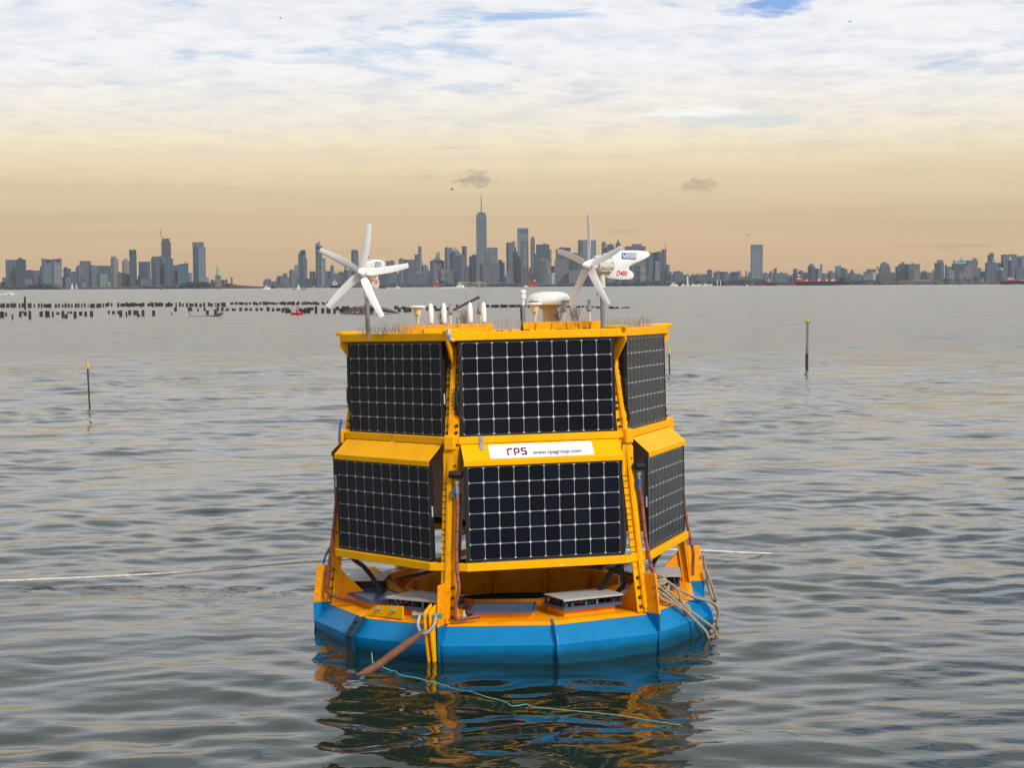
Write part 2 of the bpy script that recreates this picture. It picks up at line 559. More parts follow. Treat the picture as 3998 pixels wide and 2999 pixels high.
def build_water():
    # one polar sheet centred under the camera, fine where its waves can be seen, coarse beyond
    rr = [0.0, 2.0, 4.0, 6.0, 7.2]
    while rr[-1] < 130:
        rr.append(rr[-1] * 1.0036)
    while rr[-1] < 26000:
        rr.append(rr[-1] * 1.06)
    rr = np.array(rr)
    th = list(np.linspace(R(-24), R(24), 260)) + list(np.linspace(R(24), R(336), 90))[1:-1]
    th = np.array(th)
    nt = len(th)
    r2, t2 = np.meshgrid(rr[1:], th, indexing='ij')
    X = r2 * np.sin(t2)
    Y = r2 * np.cos(t2)
    Z = wave(X, Y) * np.clip((130 - r2) / 60.0, 0, 1)
    Z *= (np.abs(((t2 + math.pi) % (2 * math.pi)) - math.pi) < R(24.5)) * np.clip((r2 - 5.5) / 2.0, 0, 1)
    n = len(rr) - 1
    V = np.concatenate([[[0, 0, 0]], np.stack([X, Y, Z], -1).reshape(-1, 3)])
    i = np.arange(n - 1)[:, None]
    j = np.arange(nt)[None, :]
    j2 = (j + 1) % nt
    q = np.stack(np.broadcast_arrays(1 + i * nt + j, 1 + i * nt + j2, 1 + (i + 1) * nt + j2, 1 + (i + 1) * nt + j), -1).reshape(-1, 4)[:, ::-1]
    me = bpy.data.meshes.new('water')
    tri = np.stack([np.zeros(nt, int), 1 + np.arange(nt), 1 + (np.arange(nt) + 1) % nt], -1)[:, ::-1]
    loops = np.concatenate([q.ravel(), tri.ravel()])
    starts = np.concatenate([np.arange(len(q)) * 4, len(q) * 4 + np.arange(nt) * 3])
    me.vertices.add(len(V))
    me.vertices.foreach_set('co', V.ravel())
    me.loops.add(len(loops))
    me.loops.foreach_set('vertex_index', loops.astype(np.int32))
    me.polygons.add(len(starts))
    me.polygons.foreach_set('loop_start', starts.astype(np.int32))
    me.update(calc_edges=True)
    me.validate()
    me.shade_smooth()
    m = bpy.data.materials.new('harbour_water')
    m.use_nodes = True
    t = NT(m.node_tree)
    b = m.node_tree.nodes['Principled BSDF']
    b.inputs['Base Color'].default_value = (0.007, 0.017, 0.011, 1)
    b.inputs['Roughness'].default_value = 0.04
    b.inputs['IOR'].default_value = 1.38
    b.inputs['Specular IOR Level'].default_value = 0.95
    c = t.n('ShaderNodeTexCoord')

    def nz(scale, stretch, detail=3.0, rot=0.0, off=0.0):
        mp = t.n('ShaderNodeMapping')
        mp.inputs['Scale'].default_value = stretch
        mp.inputs['Rotation'].default_value = (0, 0, rot)
        mp.inputs['Location'].default_value = (off, off * 1.7, 0)
        t.l(c.outputs['Object'], mp.inputs[0])
        x = t.n('ShaderNodeTexNoise', i_Scale=scale, i_Detail=detail, i_Roughness=0.5)
        t.l(mp.outputs[0], x.inputs['Vector'])
        return x.outputs['Fac']
    gust = t.ramp(nz(0.035, (1, 2.2, 1), 3, 0.1), [(0.35, (0.35, 0.35, 0.35)), (0.65, (1, 1, 1))])
    h = t.math('MULTIPLY', nz(2.4, (0.55, 1.25, 1), 3, 0.12), 0.045)
    h = t.math('ADD', h, t.math('MULTIPLY', nz(7.0, (0.6, 1.2, 1), 2, -0.2, 5.0), 0.013))
    h = t.math('ADD', h, t.math('MULTIPLY', nz(0.8, (0.45, 1.2, 1), 2, 0.2, 3.0), 0.10))
    h = t.math('MULTIPLY', h, gust)
    # beyond the modelled swell the chop is finer than a pixel: random facet slopes instead of relief
    ge = t.n('ShaderNodeNewGeometry')
    ln_ = t.n('ShaderNodeVectorMath', operation='LENGTH')
    t.l(c.outputs['Object'], ln_.inputs[0])
    far = t.ramp(t.math('DIVIDE', ln_.outputs['Value'], 200.0), [(0.10, (.10, .10, .10)), (0.55, (1, 1, 1))])
    acc = ge.outputs['Normal']
    for sc_, st_, amp in ((0.8, (0.35, 1.0, 1), 0.36), (3.0, (0.5, 1.0, 1), 0.22), (0.42, (0.55, 0.42, 1), 0.42), (0.10, (0.35, 0.8, 1), 0.10)):
        mp = t.n('ShaderNodeMapping')
        mp.inputs['Scale'].default_value = st_
        t.l(c.outputs['Object'], mp.inputs[0])
        x = t.n('ShaderNodeTexNoise', i_Scale=sc_, i_Detail=2.0, i_Roughness=0.5)
        t.l(mp.outputs[0], x.inputs['Vector'])
        v1 = t.n('ShaderNodeVectorMath', operation='SUBTRACT')
        t.l(x.outputs['Color'], v1.inputs[0])
        v1.inputs[1].default_value = (.5, .5, .5)
        v2 = t.n('ShaderNodeVectorMath', operation='MULTIPLY')
        t.l(v1.outputs[0], v2.inputs[0])
        v2.inputs[1].default_value = (amp, amp, 0)
        v3 = t.n('ShaderNodeVectorMath', operation='SCALE')
        t.l(v2.outputs[0], v3.inputs[0])
        t.l(t.math('MULTIPLY', far, t.math('ADD', t.math('MULTIPLY', gust, .6), .4)), v3.inputs['Scale'])
        v4 = t.n('ShaderNodeVectorMath', operation='ADD')
        t.l(acc, v4.inputs[0])
        t.l(v3.outputs[0], v4.inputs[1])
        acc = v4.outputs[0]
    # capillary chop too fine to model: glossier in the lee near the camera, matt further out
    t.l(t.math('ADD', t.math('MULTIPLY', far, 0.18), 0.03), b.inputs['Roughness'])
    vn = t.n('ShaderNodeVectorMath', operation='NORMALIZE')
    t.l(acc, vn.inputs[0])
    bp = t.n('ShaderNodeBump', i_Strength=1.0, i_Distance=0.42)
    t.l(h, bp.inputs['Height'])
    t.l(vn.outputs[0], bp.inputs['Normal'])
    t.l(bp.outputs[0], b.inputs['Normal'])
    me.materials.append(m)
    o = child('water', me, None)
    tag(o, 'grey green rippled harbour water reaching to the far shore', None, None, 'structure')
    return o


build_water()

# ------------------------------------------------------------------ the buoy
PHI = 0.1926
_tx, _ty = -0.0194, -0.0193
TILT = Matrix.Rotation(_tx, 4, 'X') @ Matrix.Rotation(_ty, 4, 'Y')
ROOT = Matrix.Translation((BUOY[0], BUOY[1], 0.6)) @ TILT @ Matrix.Translation((0, 0, -0.6))
buoy = empty('data_buoy', mat=ROOT)
tag(buoy, 'large yellow and blue buoy ringed with dark solar panels, floating in the harbour', 'buoy')
ROOTI = ROOT.inverted()


def side(s):                      # frame of a face: x along it, -y outward, z up
    return Matrix.Rotation(PHI + s * math.pi / 3, 4, 'Z')


def seg12(k):
    return Matrix.Rotation(PHI + k * math.pi / 6, 4, 'Z')


def RZ(k, r, z, t=0.0):           # point on the radial plane k (30 degree steps), offset t sideways
    a = PHI + k * math.pi / 6
    return Vector((math.sin(a) * r + math.cos(a) * t, -math.cos(a) * r + math.sin(a) * t, z))


Y = M_['yellow']
# hull ring
mb = MB()
prof = [(2.085, 0.315), (2.25, 0.14), (2.21, -0.16), (1.95, -0.42), (1.40, -0.42), (1.24, -0.16), (1.24, 0.12)]
vs = [RZ(k, r, z) for r, z in prof for k in range(12)]
fs = [(i * 12 + k, i * 12 + (k + 1) % 12, (i + 1) * 12 + (k + 1) % 12, (i + 1) * 12 + k) for i in range(len(prof) - 1) for k in range(12)]
mb.add(vs, fs)
hull = mb.build('hull', M_['hull_blue'], buoy)
hull.data.materials.append(M_['hull_wet'])
for p in hull.data.polygons:
    if p.center.z < -0.01 or (p.center.xy.length < 1.35):
        p.material_index = 1
# deck: edge strip, flat, inner wall
mb = MB()
prof = [(2.092, 0.315), (2.03, 0.345), (1.30, 0.355), (1.22, 0.365), (1.22, 0.13)]
vs = [RZ(k, r, z) for r, z in prof for k in range(12)]
fs = [(i * 12 + k, i * 12 + (k + 1) % 12, (i + 1) * 12 + (k + 1) % 12, (i + 1) * 12 + k) for i in range(len(prof) - 1) for k in range(12)]
mb.add(vs, fs)
mb.build('deck', M_['deck_yellow'], buoy)
# upstand round the well, with ribs on its inner face
mb = MB()
for k in range(12):
    a, b = RZ(k, 1.235, 0.36), RZ(k + 1, 1.235, 0.36)
    mb.bar(a + Vector((0, 0, 0.045)), b + Vector((0, 0, 0.045)), 0.02, 0.09)
mb.build('well_coaming', M_['deck_yellow'], buoy)
for k in range(12):
    mb = MB()
    mb.bar(RZ(k, 1.185, 0.13), RZ(k, 1.185, 0.44), 0.02, 0.07, up=RZ(k, 1, 0))
    mb.build('well_rib', M_['deck_yellow'], buoy)

# curved fins at the mid-face corners of the hull, blue, and dark fender strip on the left one
for k in (-6, -4, 0, 2, 4):
    mb = MB()
    poly = [(2.06, 0.335), (2.00, 0.37)] + [(2.06 + 0.235 * math.sin(u), 0.10 + 0.24 * math.cos(u)) for u in np.linspace(0.35, 1.95, 9)] + [(2.15, -0.2)]
    n = len(poly)
    vs = [RZ(k, r, z, -0.011) for r, z in poly] + [RZ(k, r, z, 0.011) for r, z in poly]
    mb.add(vs, [tuple(range(n - 1, -1, -1)), tuple(range(n, 2 * n))] + [(i, (i + 1) % n, n + (i + 1) % n, n + i) for i in range(n)])
    mb.build('hull_fin', M_['hull_blue'], buoy)
mb = MB()
for sgn in (-1, 1):
    mb.hexa([RZ(-2, 2.10, 0.315, sgn * .055 - .012), RZ(-2, 2.10, 0.315, sgn * .055 + .012), RZ(-2, 2.268, 0.14, sgn * .055 + .012), RZ(-2, 2.268, 0.14, sgn * .055 - .012),
             RZ(-2, 2.14, 0.35, sgn * .055 - .012), RZ(-2, 2.14, 0.35, sgn * .055 + .012), RZ(-2, 2.31, 0.16, sgn * .055 + .012), RZ(-2, 2.31, 0.16, sgn * .055 - .012)])
mb.hexa([RZ(-2, 2.09, 0.318, -.055), RZ(-2, 2.09, 0.318, .055), RZ(-2, 2.262, 0.135, .055), RZ(-2, 2.262, 0.135, -.055),
         RZ(-2, 2.11, 0.33, -.055), RZ(-2, 2.11, 0.33, .055), RZ(-2, 2.285, 0.15, .055), RZ(-2, 2.285, 0.15, -.055)])
mb.hexa([RZ(-2, 2.268, 0.14, -.06), RZ(-2, 2.268, 0.14, .06), RZ(-2, 2.23, -0.2, .06), RZ(-2, 2.23, -0.2, -.06),
         RZ(-2, 2.30, 0.15, -.06), RZ(-2, 2.30, 0.15, .06), RZ(-2, 2.26, -0.2, .06), RZ(-2, 2.26, -0.2, -.06)])
fen = mb.build('fender_strip', M_['hull_wet'], buoy)
mb = MB()
for r, z in ((2.16, .28), (2.21, .225), (2.255, .17)):
    mb.lathe([(0.018, 0), (0.018, 0.016), (0.009, 0.024)], 8, Matrix.Translation(RZ(-2, r, z)) @ Matrix.Rotation(PHI - math.pi / 3, 4, 'Z') @ Matrix.Rotation(R(50), 4, 'X'))
mb.build('bolt', M_['black'], buoy)
# bolted deck bracket beside the fender
mb = MB()
pl = [(-0.02, 0.34), (0.04, 0.40), (0.13, 0.455), (0.50, 0.475), (0.50, 0.35)]
mb.prism([(x, z) for x, z in pl], -0.01, 0.01, Matrix.Translation(RZ(-2, 2.045, 0)) @ seg12(-1.62) @ Matrix.Rotation(R(90), 4, 'X'))
mb.build('deck_bracket', M_['yellow'], buoy)
for tt in (0.17, 0.38):
    mb = MB()
    mb.lathe([(0.022, 0), (0.022, 0.02), (0.012, 0.022), (0.012, 0.05)], 8, Matrix.Translation(RZ(-2, 2.045, 0)) @ seg12(-1.62) @ Matrix.Translation((tt, -0.01, 0.425)) @ Matrix.Rotation(R(90), 4, 'X'))
    mb.build('bolt', M_['steel'], buoy, smooth=True)

# hatches: yellow trunk, blue lid with a line of rivets; every second one carries a raised cover over electronics
mb = MB().box(-0.30, 0.30, -1.80, -1.42, 0.335, 0.418)
trunk_me = mb.mesh('hatch', M_['deck_yellow'])
mb = MB().box(-0.345, 0.345, -1.87, -1.40, 0.42, 0.45)
lid_me = mb.mesh('lid', M_['lid_blue'])
mb = MB()
for i in range(15):
    x = -0.325 + 0.65 * i / 14
    for y in (-1.855, -1.415):
        mb.box(x - .007, x + .007, y - .007, y + .007, 0.45, 0.456)
for i in range(1, 9):
    y = -1.855 + 0.44 * i / 9
    for x in (-.325, .325):
        mb.box(x - .007, x + .007, y - .007, y + .007, 0.45, 0.456)
riv_me = mb.mesh('lid_rivets', M_['black'])
mb = MB().box(-0.35, 0.35, -1.885, -1.43, 0.531, 0.538)
mb.box(-0.35, 0.35, -1.889, -1.885, 0.518, 0.538)
cover_me = mb.mesh('cover_plate', M_['plate_grey'])
mb = MB()
for x in (-.33, .33):
    for y in (-1.85, -1.45):
        mb.lathe([(.014, .45), (.014, .531)], 8, Matrix.Translation((x, y, 0)))
mb.box(-.30, .30, -1.72, -1.47, .45, .52)
mb.box(-.04, .04, -1.83, -1.74, .45, .525)
for x in (-.25, -.17, -.1, .12, .2, .27):
    mb.lathe([(.022, .45), (.022, .49), (.012, .495), (.012, .525)], 8, Matrix.Translation((x, -1.76, 0)))
elec_me = mb.mesh('electronics', M_['black'])
mb = MB()
mb.lathe([(.014, .45), (.014, .50)], 8)
conn_me = mb.mesh('connector', M_['steel'])
mb = MB().box(-.17, -.09, -1.83, -1.77, .475, .515).box(.12, .15, -1.80, -1.77, .50, .52)
red_me = mb.mesh('relay', M_['signal_red'])
mb = MB()
for i in range(5):
    x = -0.30 + i * 0.07
    mb.tube(catmull([(x, -1.80, .46), (x + .01, -1.86, .51), (x + .03, -1.865, .48), (x + .05, -1.84, .455)], 4), 0.007, 5)
wire_me = mb.mesh('wire', M_['black'])
for k in range(12):
    h = child('hatch', trunk_me, buoy, mat=seg12(k + 0.5))
    child('lid', lid_me, h)
    o = child('lid_rivets', riv_me, h)
    o['kind'] = 'stuff'
    if k % 2 == 0:
        child('cover_plate', cover_me, h)
        child('electronics', elec_me, h)
        for x in (-.28, -.21, -.05, .08):
            child('connector', conn_me, h, loc=(x, -1.81, 0))
        child('relay', red_me, h)
        child('wire', wire_me, h)
# small clamp and pipe stub beside the plain front hatch
mb = MB().box(-.42, -.345, -1.93, -1.86, .35, .385).lathe([(.028, .385), (.028, .41), (.018, .415), (.018, .455)], 8, Matrix.Translation((-.385, -1.88, 0)))
mb.build('pipe_clamp', M_['plate_grey'], buoy, M=seg12(-0.5))
# loose yellow brace timbers across the well, behind the left face
mb = MB()
a, b = RZ(-4, 1.75, .55), RZ(-2.6, 1.35, .42)
mb.bar(a, b, .075, .05)
mb.build('brace', M_['yellow'], buoy)
mb = MB()
mb.bar(RZ(-5.6, 1.45, .62), RZ(-3.7, 1.45, .50), .06, .07)
mb.build('brace', M_['deck_yellow'], buoy)

# legs -------------------------------------------------------------------


def leg_frame(k):
    return Matrix.Rotation(PHI + k * math.pi / 6, 4, 'Z')      # -y outward


A0, B0, C0 = (2.105, 0.345), (1.868, 2.20), (1.685, 3.21)


def leg_mesh(p, q, wd, name):
    mb = MB()
    P, Q = Vector((0, -p[0], p[1])), Vector((0, -q[0], q[1]))
    d = (Q - P).normalized()
    nrm = Vector((0, d.z, -d.y)).normalized()
    if nrm.y > 0:
        nrm = -nrm                                             # outward normal
    ax = Vector((1, 0, 0))

    def slab(x0, x1, n0, n1, s=0.0, e=0.0):
        c = []
        for base in (P + d * s, Q - d * e):
            for x, n in ((x0, n0), (x1, n0), (x1, n1), (x0, n1)):
                c.append(base + ax * x + nrm * n)
        mb.hexa(c)
    slab(-.011, .011, -.11, 0.0)                               # web, edge outward
    slab(-wd, -.013, -.052, -.040, 0.01, 0.03)                 # two flanges
    slab(.013, wd, -.052, -.040, 0.01, 0.03)
    slab(-.027, -.013, -.040, -.004, 0.05, 0.05)
    slab(.013, .027, -.040, -.004, 0.05, 0.05)
    return mb.mesh(name, M_['leg_yellow'])


low_me = leg_mesh(A0, B0, 0.086, 'leg')
up_me = leg_mesh(B0, C0, 0.078, 'upper_leg')
mb = MB()
mb.lathe([(.019, -.004), (.019, .012), (.012, .013), (.012, .030)], 6)
bolt_me = mb.mesh('bolt', M_['bolt'])
mb = MB().box(-.034, .034, -.0035, .0035, -.003, .003)
tie_me = mb.mesh('cable_tie', M_['black'])
mb = MB().lathe([(.013, -.012), (.013, .012)], 8, Matrix.Rotation(R(90), 4, 'Y'))
hole_disc_me = mb.mesh('hole_disc', M_['hole_disc'])  # pale disc standing in for a bolt hole through the foot plate


def along(p, q, u, x=0.0, n=0.0):
    P, Q = Vector((0, -p[0], p[1])), Vector((0, -q[0], q[1]))
    d = (Q - P).normalized()
    nrm = Vector((0, d.z, -d.y)).normalized()
    if nrm.y > 0:
        nrm = -nrm
    o = P.lerp(Q, u) + Vector((x, 0, 0)) + nrm * n
    rot = nrm.to_track_quat('Z', 'Y').to_matrix().to_4x4()
    return Matrix.Translation(o) @ rot


for k in range(-5, 7, 2):
    F = leg_frame(k)
    seen = k in (-3, -1, 1, 3)
    lg = child('leg', low_me, buoy, mat=F)
    ul = child('upper_leg', up_me, buoy, mat=F)
    if seen:
        for u in (0.035, 0.085, 0.14, 0.195):
            for x in ((-.045, .047) if k in (-1, 1) else (.045,)):
                child('bolt', bolt_me, lg, mat=along(A0, B0, u, x, -.04))
        for u in (0.86, 0.92, 0.975):
            child('bolt', bolt_me, lg, mat=along(A0, B0, u, .048, -.04))
        for u in (0.08, 0.15, 0.27, 0.33, 0.42, 0.56, 0.63, 0.70, 0.80, 0.88):
            for x in (-.05, .05):
                child('bolt', bolt_me, ul, mat=along(B0, C0, u, x + random.uniform(-.006, .006), -.04))
        for i in range(17):
            u = 0.30 + i * 0.036 + random.uniform(-.006, .006)
            child('cable_tie', tie_me, lg, mat=along(A0, B0, u, -.058, -.037))
        mb = MB()
        for i in range(26):
            u = 0.02 + i * 0.037
            for x in (-.045, .045):
                mb.lathe([(.0045, 0), (.0045, .002)], 5, along(A0, B0, u, x + random.uniform(-.008, .008), -.0395))
        o = mb.build('flange_holes', M_['bolt'], lg)
        o['kind'] = 'stuff'
    # splice plate at the knee
    mb = MB()
    mb.prism([(-.08, 1.80), (.08, 1.80), (.08, 2.06), (.05, 2.10), (-.05, 2.10), (-.08, 2.06)], 0.0, 0.012, F @ Matrix.Translation((0, -1.905 + .035, 0)) @ Matrix.Rotation(R(90), 4, 'X'))
    mb.build('splice_plate', M_['leg_yellow'], buoy, bevel=.004)
    # clamp where the middle ring passes
    mb = MB().box(-.055, .055, -1.915, -1.78, 2.10, 2.25, F)
    mb.build('ring_clamp', M_['leg_yellow'], buoy, bevel=.012)
    # radial plate at the foot: yellow above, blue keel fin below
    def plate(name, poly, th, m, x=0.0):
        mb = MB()
        n = len(poly)
        vs = [F @ Vector((x - th, -r, z)) for r, z in poly] + [F @ Vector((x + th, -r, z)) for r, z in poly]
        mb.add(vs, [tuple(range(n - 1, -1, -1)), tuple(range(n, 2 * n))] + [(i, (i + 1) % n, n + (i + 1) % n, n + i) for i in range(n)])
        return mb.build(name, m, buoy, bevel=.003)
    PX_ = -.036 if k < 0 else .036
    fp = plate('foot_plate', [(1.62, .35), (2.262, .335), (2.215, .735), (2.205, .75), (2.02, .75), (1.94, .68)], .012, M_['deck_yellow'], PX_)
    for z in (.42, .51, .60, .69):
        child('hole_disc', hole_disc_me, fp, mat=F @ Matrix.Translation((PX_, -2.262 + (z - .335) * .118 + .035, z)))
    plate('keel_fin', [(2.05, .333), (2.262, .333), (2.255, -.03), (2.2, -.2), (2.1, -.2)], .012, M_['hull_blue'], PX_)
    # triangular head bracket and lifting lug
    plate('head_bracket', [(1.62, 2.95), (1.73, 2.95), (1.885, 3.165), (1.895, 3.20), (1.88, 3.218), (1.62, 3.218)], .010, M_['leg_yellow'])
    mb = MB()
    mb.tube([F @ Vector((-.02, -1.55, 3.315)), F @ Vector((-.02, -1.92, 3.315))], .022, 8)
    mb.box(-.03, -.01, -1.92, -1.55, 3.285, 3.325, F)
    mb.build('lifting_lug', Y, buoy, smooth=True)
# twin plate and yellow stem below the front-left leg, where the mooring is shackled
F = leg_frame(-1)
for x in (-.135, -.079):
    mb = MB()
    mb.hexa([F @ Vector(p) for p in ((x - .012, -2.29, -.02), (x + .012, -2.29, -.02), (x + .012, -2.18, -.02), (x - .012, -2.18, -.02),
                                     (x - .012, -2.36, .30), (x + .012, -2.36, .30), (x + .012, -2.12, .30), (x - .012, -2.12, .30))])
    mb.hexa([F @ Vector(p) for p in ((x - .012, -2.36, .302), (x + .012, -2.36, .302), (x + .012, -2.12, .302), (x - .012, -2.12, .302),
                                     (x - .012, -2.37, .50), (x + .012, -2.37, .50), (x + .012, -2.18, .56), (x - .012, -2.18, .56))])
    mb.build('mooring_plate', Y, buoy, bevel=.004)
mb = MB()
mb.tube(catmull([(-.09, -2.33, .47), (-.085, -2.40, .38), (-.03, -2.45, .315), (.03, -2.45, .315), (.085, -2.40, .38), (.09, -2.33, .47)], 6), .017, 8)
mb.tube([(-.13, -2.33, .47), (.12, -2.33, .47)], .022, 8)
mb.lathe([(.036, 0), (.036, .035)], 8, Matrix.Translation((-.165, -2.33, .47)) @ Matrix.Rotation(R(90), 4, 'Y'))
mb.build('shackle', M_['steel'], buoy, smooth=True, M=F @ Matrix.Translation((-.107, 0, 0)))
mb = MB().lathe([(.030, 0), (.030, .03)], 6, Matrix.Translation((.115, -2.33, .47)) @ Matrix.Rotation(R(90), 4, 'Y'))
mb.build('shackle_nut', mat('green_nut', (.05, .35, .25), .5), buoy, M=F @ Matrix.Translation((-.107, 0, 0)))

# rings of square tube --------------------------------------------------


def ring(name, apo, zc, th, ht, m=Y, cut=None):
    """six straight beams; with cut, each stops at that half length and a short link crosses the corner"""
    def pt(s, t, d, z):
        return side(s) @ Vector((t, -d, z))
    for s in range(6):
        to = cut if cut else apo * math.tan(math.pi / 6)
        ti = cut if cut else (apo - th) * math.tan(math.pi / 6)
        c = []
        for z in (zc - ht / 2, zc + ht / 2):
            c += [pt(s, -ti, apo - th, z), pt(s, -to, apo, z), pt(s, to, apo, z), pt(s, ti, apo - th, z)]
        MB().hexa(c).build(name, m, buoy, bevel=.006)
        if cut:
            c = []
            for z in (zc - ht / 2 + .003, zc + ht / 2 - .003):
                c += [pt(s, cut + .002, apo - th, z), pt(s, cut + .002, apo - .003, z), pt(s + 1, -cut - .002, apo - .003, z), pt(s + 1, -cut - .002, apo - th, z)]
            MB().hexa(c).build('corner_link', m, buoy, bevel=.004)


ring('top_beam', 1.635, 3.262, 0.08, 0.086)
ring('middle_beam', 1.660, 2.193, 0.08, 0.074, cut=.855)
ring('lower_beam', 1.845, 0.908, 0.09, 0.082, cut=.835)
# roof -------------------------------------------------------------------
mb = MB()
mb.add([RZ(k, 1.80, 3.285) for k in range(-1, 11, 2)] + [RZ(k, 1.80, 3.270) for k in range(-1, 11, 2)],
       [tuple(range(6)), tuple(range(11, 5, -1))] + [(i, (i + 1) % 6, 6 + (i + 1) % 6, 6 + i) for i in range(6)])
mb.build('roof', mat('roof_yellow', (.62, .30, .03), .6, var=.3, vscale=4, dirt=(.10, .07, .05), dirt_amt=.8, dscale=9), buoy)
# equipment cabinet inside
mb = MB()
rc = 1.14 / math.cos(math.pi / 6)
for s in range(6):
    k0, k1 = 2 * s - 1, 2 * s + 1
    for t0, t1 in ((0.004, 0.327), (0.339, 0.661), (0.673, 0.996)):
        a, b = RZ(k0, rc, 0), RZ(k1, rc, 0)
        p, q = a.lerp(b, t0), a.lerp(b, t1)
        n = (p + q).normalized() * .012
        mb = MB().hexa([p + Vector((0, 0, 1.30)), q + Vector((0, 0, 1.30)), q - n + Vector((0, 0, 1.30)), p - n + Vector((0, 0, 1.30)),
                        p + Vector((0, 0, 3.26)), q + Vector((0, 0, 3.26)), q - n + Vector((0, 0, 3.26)), p - n + Vector((0, 0, 3.26))])
        mb.build('cabinet_panel', M_['core_grey'], buoy)
mb = MB()
ri2 = rc - .03
mb.add([RZ(k, ri2, 1.28) for k in range(-1, 11, 2)] + [RZ(k, ri2, 3.262) for k in range(-1, 11, 2)],
       [tuple(range(5, -1, -1)), tuple(range(6, 12))] + [(i, (i + 1) % 6, 6 + (i + 1) % 6, 6 + i) for i in range(6)])
mb.build('cabinet_liner', M_['black'], buoy)
for s in range(6):
    mb = MB()
    mb.bar(RZ(2 * s - 1, rc, 1.262), RZ(2 * s + 1, rc, 1.262), .05, .035)
    mb.build('cabinet_sill', M_['black'], buoy)
    mb = MB()
    mb.bar(RZ(2 * s - 1, rc + .02, 1.222), RZ(2 * s + 1, rc + .02, 1.222), .05, .04)
    mb.build('cabinet_beam', M_['deck_yellow'], buoy)
    mb = MB()
    mb.bar(RZ(2 * s - 1, rc + .03, 1.225), RZ(2 * s - 1, 1.90, 1.20), .05, .05)
    mb.build('cabinet_strut', M_['deck_yellow'], buoy)

# solar panels -----------------------------------------------------------
PWD, PHT = 1.65, 0.99
cell_poly = []
hc, ch = 0.0771, 0.0145
for sx, sy in ((1, 1), (-1, 1), (-1, -1), (1, -1)):
    a, b = (sx * hc, sy * (hc - ch)), (sx * (hc - ch), sy * hc)
    cell_poly += [a, b] if sx * sy > 0 else [b, a]
mb = MB().prism(cell_poly, 0.0, 0.0005)
cell_me = mb.mesh('solar_cell', M_['cell'])
# fine contact lines on the cells are printed: give the material faint horizontal lines
cm = M_['cell']
t_ = NT(cm.node_tree)
tc_ = t_.n('ShaderNodeTexCoord')
wv = t_.n('ShaderNodeTexWave', bands_direction='Y')
wv.inputs['Scale'].default_value = 26.0
t_.l(tc_.outputs['Object'], wv.inputs['Vector'])
pb = cm.node_tree.nodes['Principled BSDF']
old = pb.inputs['Base Color'].links[0].from_socket
ln = t_.ramp(wv.outputs['Fac'], [(0.62, (0.8, 0.8, 0.85)), (0.95, (1.9, 2.0, 2.2))])
oi_ = t_.n('ShaderNodeObjectInfo')
pr = t_.ramp(oi_.outputs['Random'], [(0.0, (.65, .68, .75)), (1.0, (1.35, 1.3, 1.25))])
t_.l(t_.mix(1.0, t_.mix(1.0, old, ln, 'MULTIPLY'), pr, 'MULTIPLY'), pb.inputs['Base Color'])
# thin uneven film of salt and dust
nz_ = t_.n('ShaderNodeTexNoise', i_Scale=3.0, i_Detail=5.0, i_Roughness=0.65)
ge_ = t_.n('ShaderNodeNewGeometry')
t_.l(ge_.outputs['Position'], nz_.inputs['Vector'])
t_.l(t_.ramp(nz_.outputs['Fac'], [(0.35, (.12, .12, .12)), (0.7, (.25, .25, .25))]), pb.inputs['Roughness'])

mb = MB()
mb.box(-PWD / 2, PWD / 2, -PHT / 2, -PHT / 2 + .012, -.040, .004)
mb.box(-PWD / 2, PWD / 2, PHT / 2 - .012, PHT / 2, -.040, .004)
mb.box(-PWD / 2, -PWD / 2 + .012, -PHT / 2 + .012, PHT / 2 - .012, -.040, .004)
mb.box(PWD / 2 - .012, PWD / 2, -PHT / 2 + .012, PHT / 2 - .012, -.040, .004)
frame_me = mb.mesh('frame', M_['frame_black'])
mb = MB().box(-PWD / 2 + .012, PWD / 2 - .012, -PHT / 2 + .012, PHT / 2 - .012, -.008, -.002)
glass_me = mb.mesh('solar_panel', M_['frame_black'])
mb = MB().box(-.789, .789, -.473, .473, -.0018, 0.0)
sheet_me = mb.mesh('cell_sheet', M_['sheet'])
mb = MB().box(-PWD / 2 + .012, PWD / 2 - .012, -PHT / 2 + .012, PHT / 2 - .012, -.012, -.0085)
back_me = mb.mesh('back_sheet', M_['panel_back'])
mb = MB().box(-.008, .008, -.055, .055, 0, .001)
lab_me = mb.mesh('rating_label', M_['sheet'])
allcells = MB()
for i in range(10):
    for j in range(6):
        allcells.prism([(x + (i - 4.5) * .158, y + (j - 2.5) * .158) for x, y in cell_poly], 0.0, 0.0005)
allcells_me = allcells.mesh('solar_cells', M_['cell'])


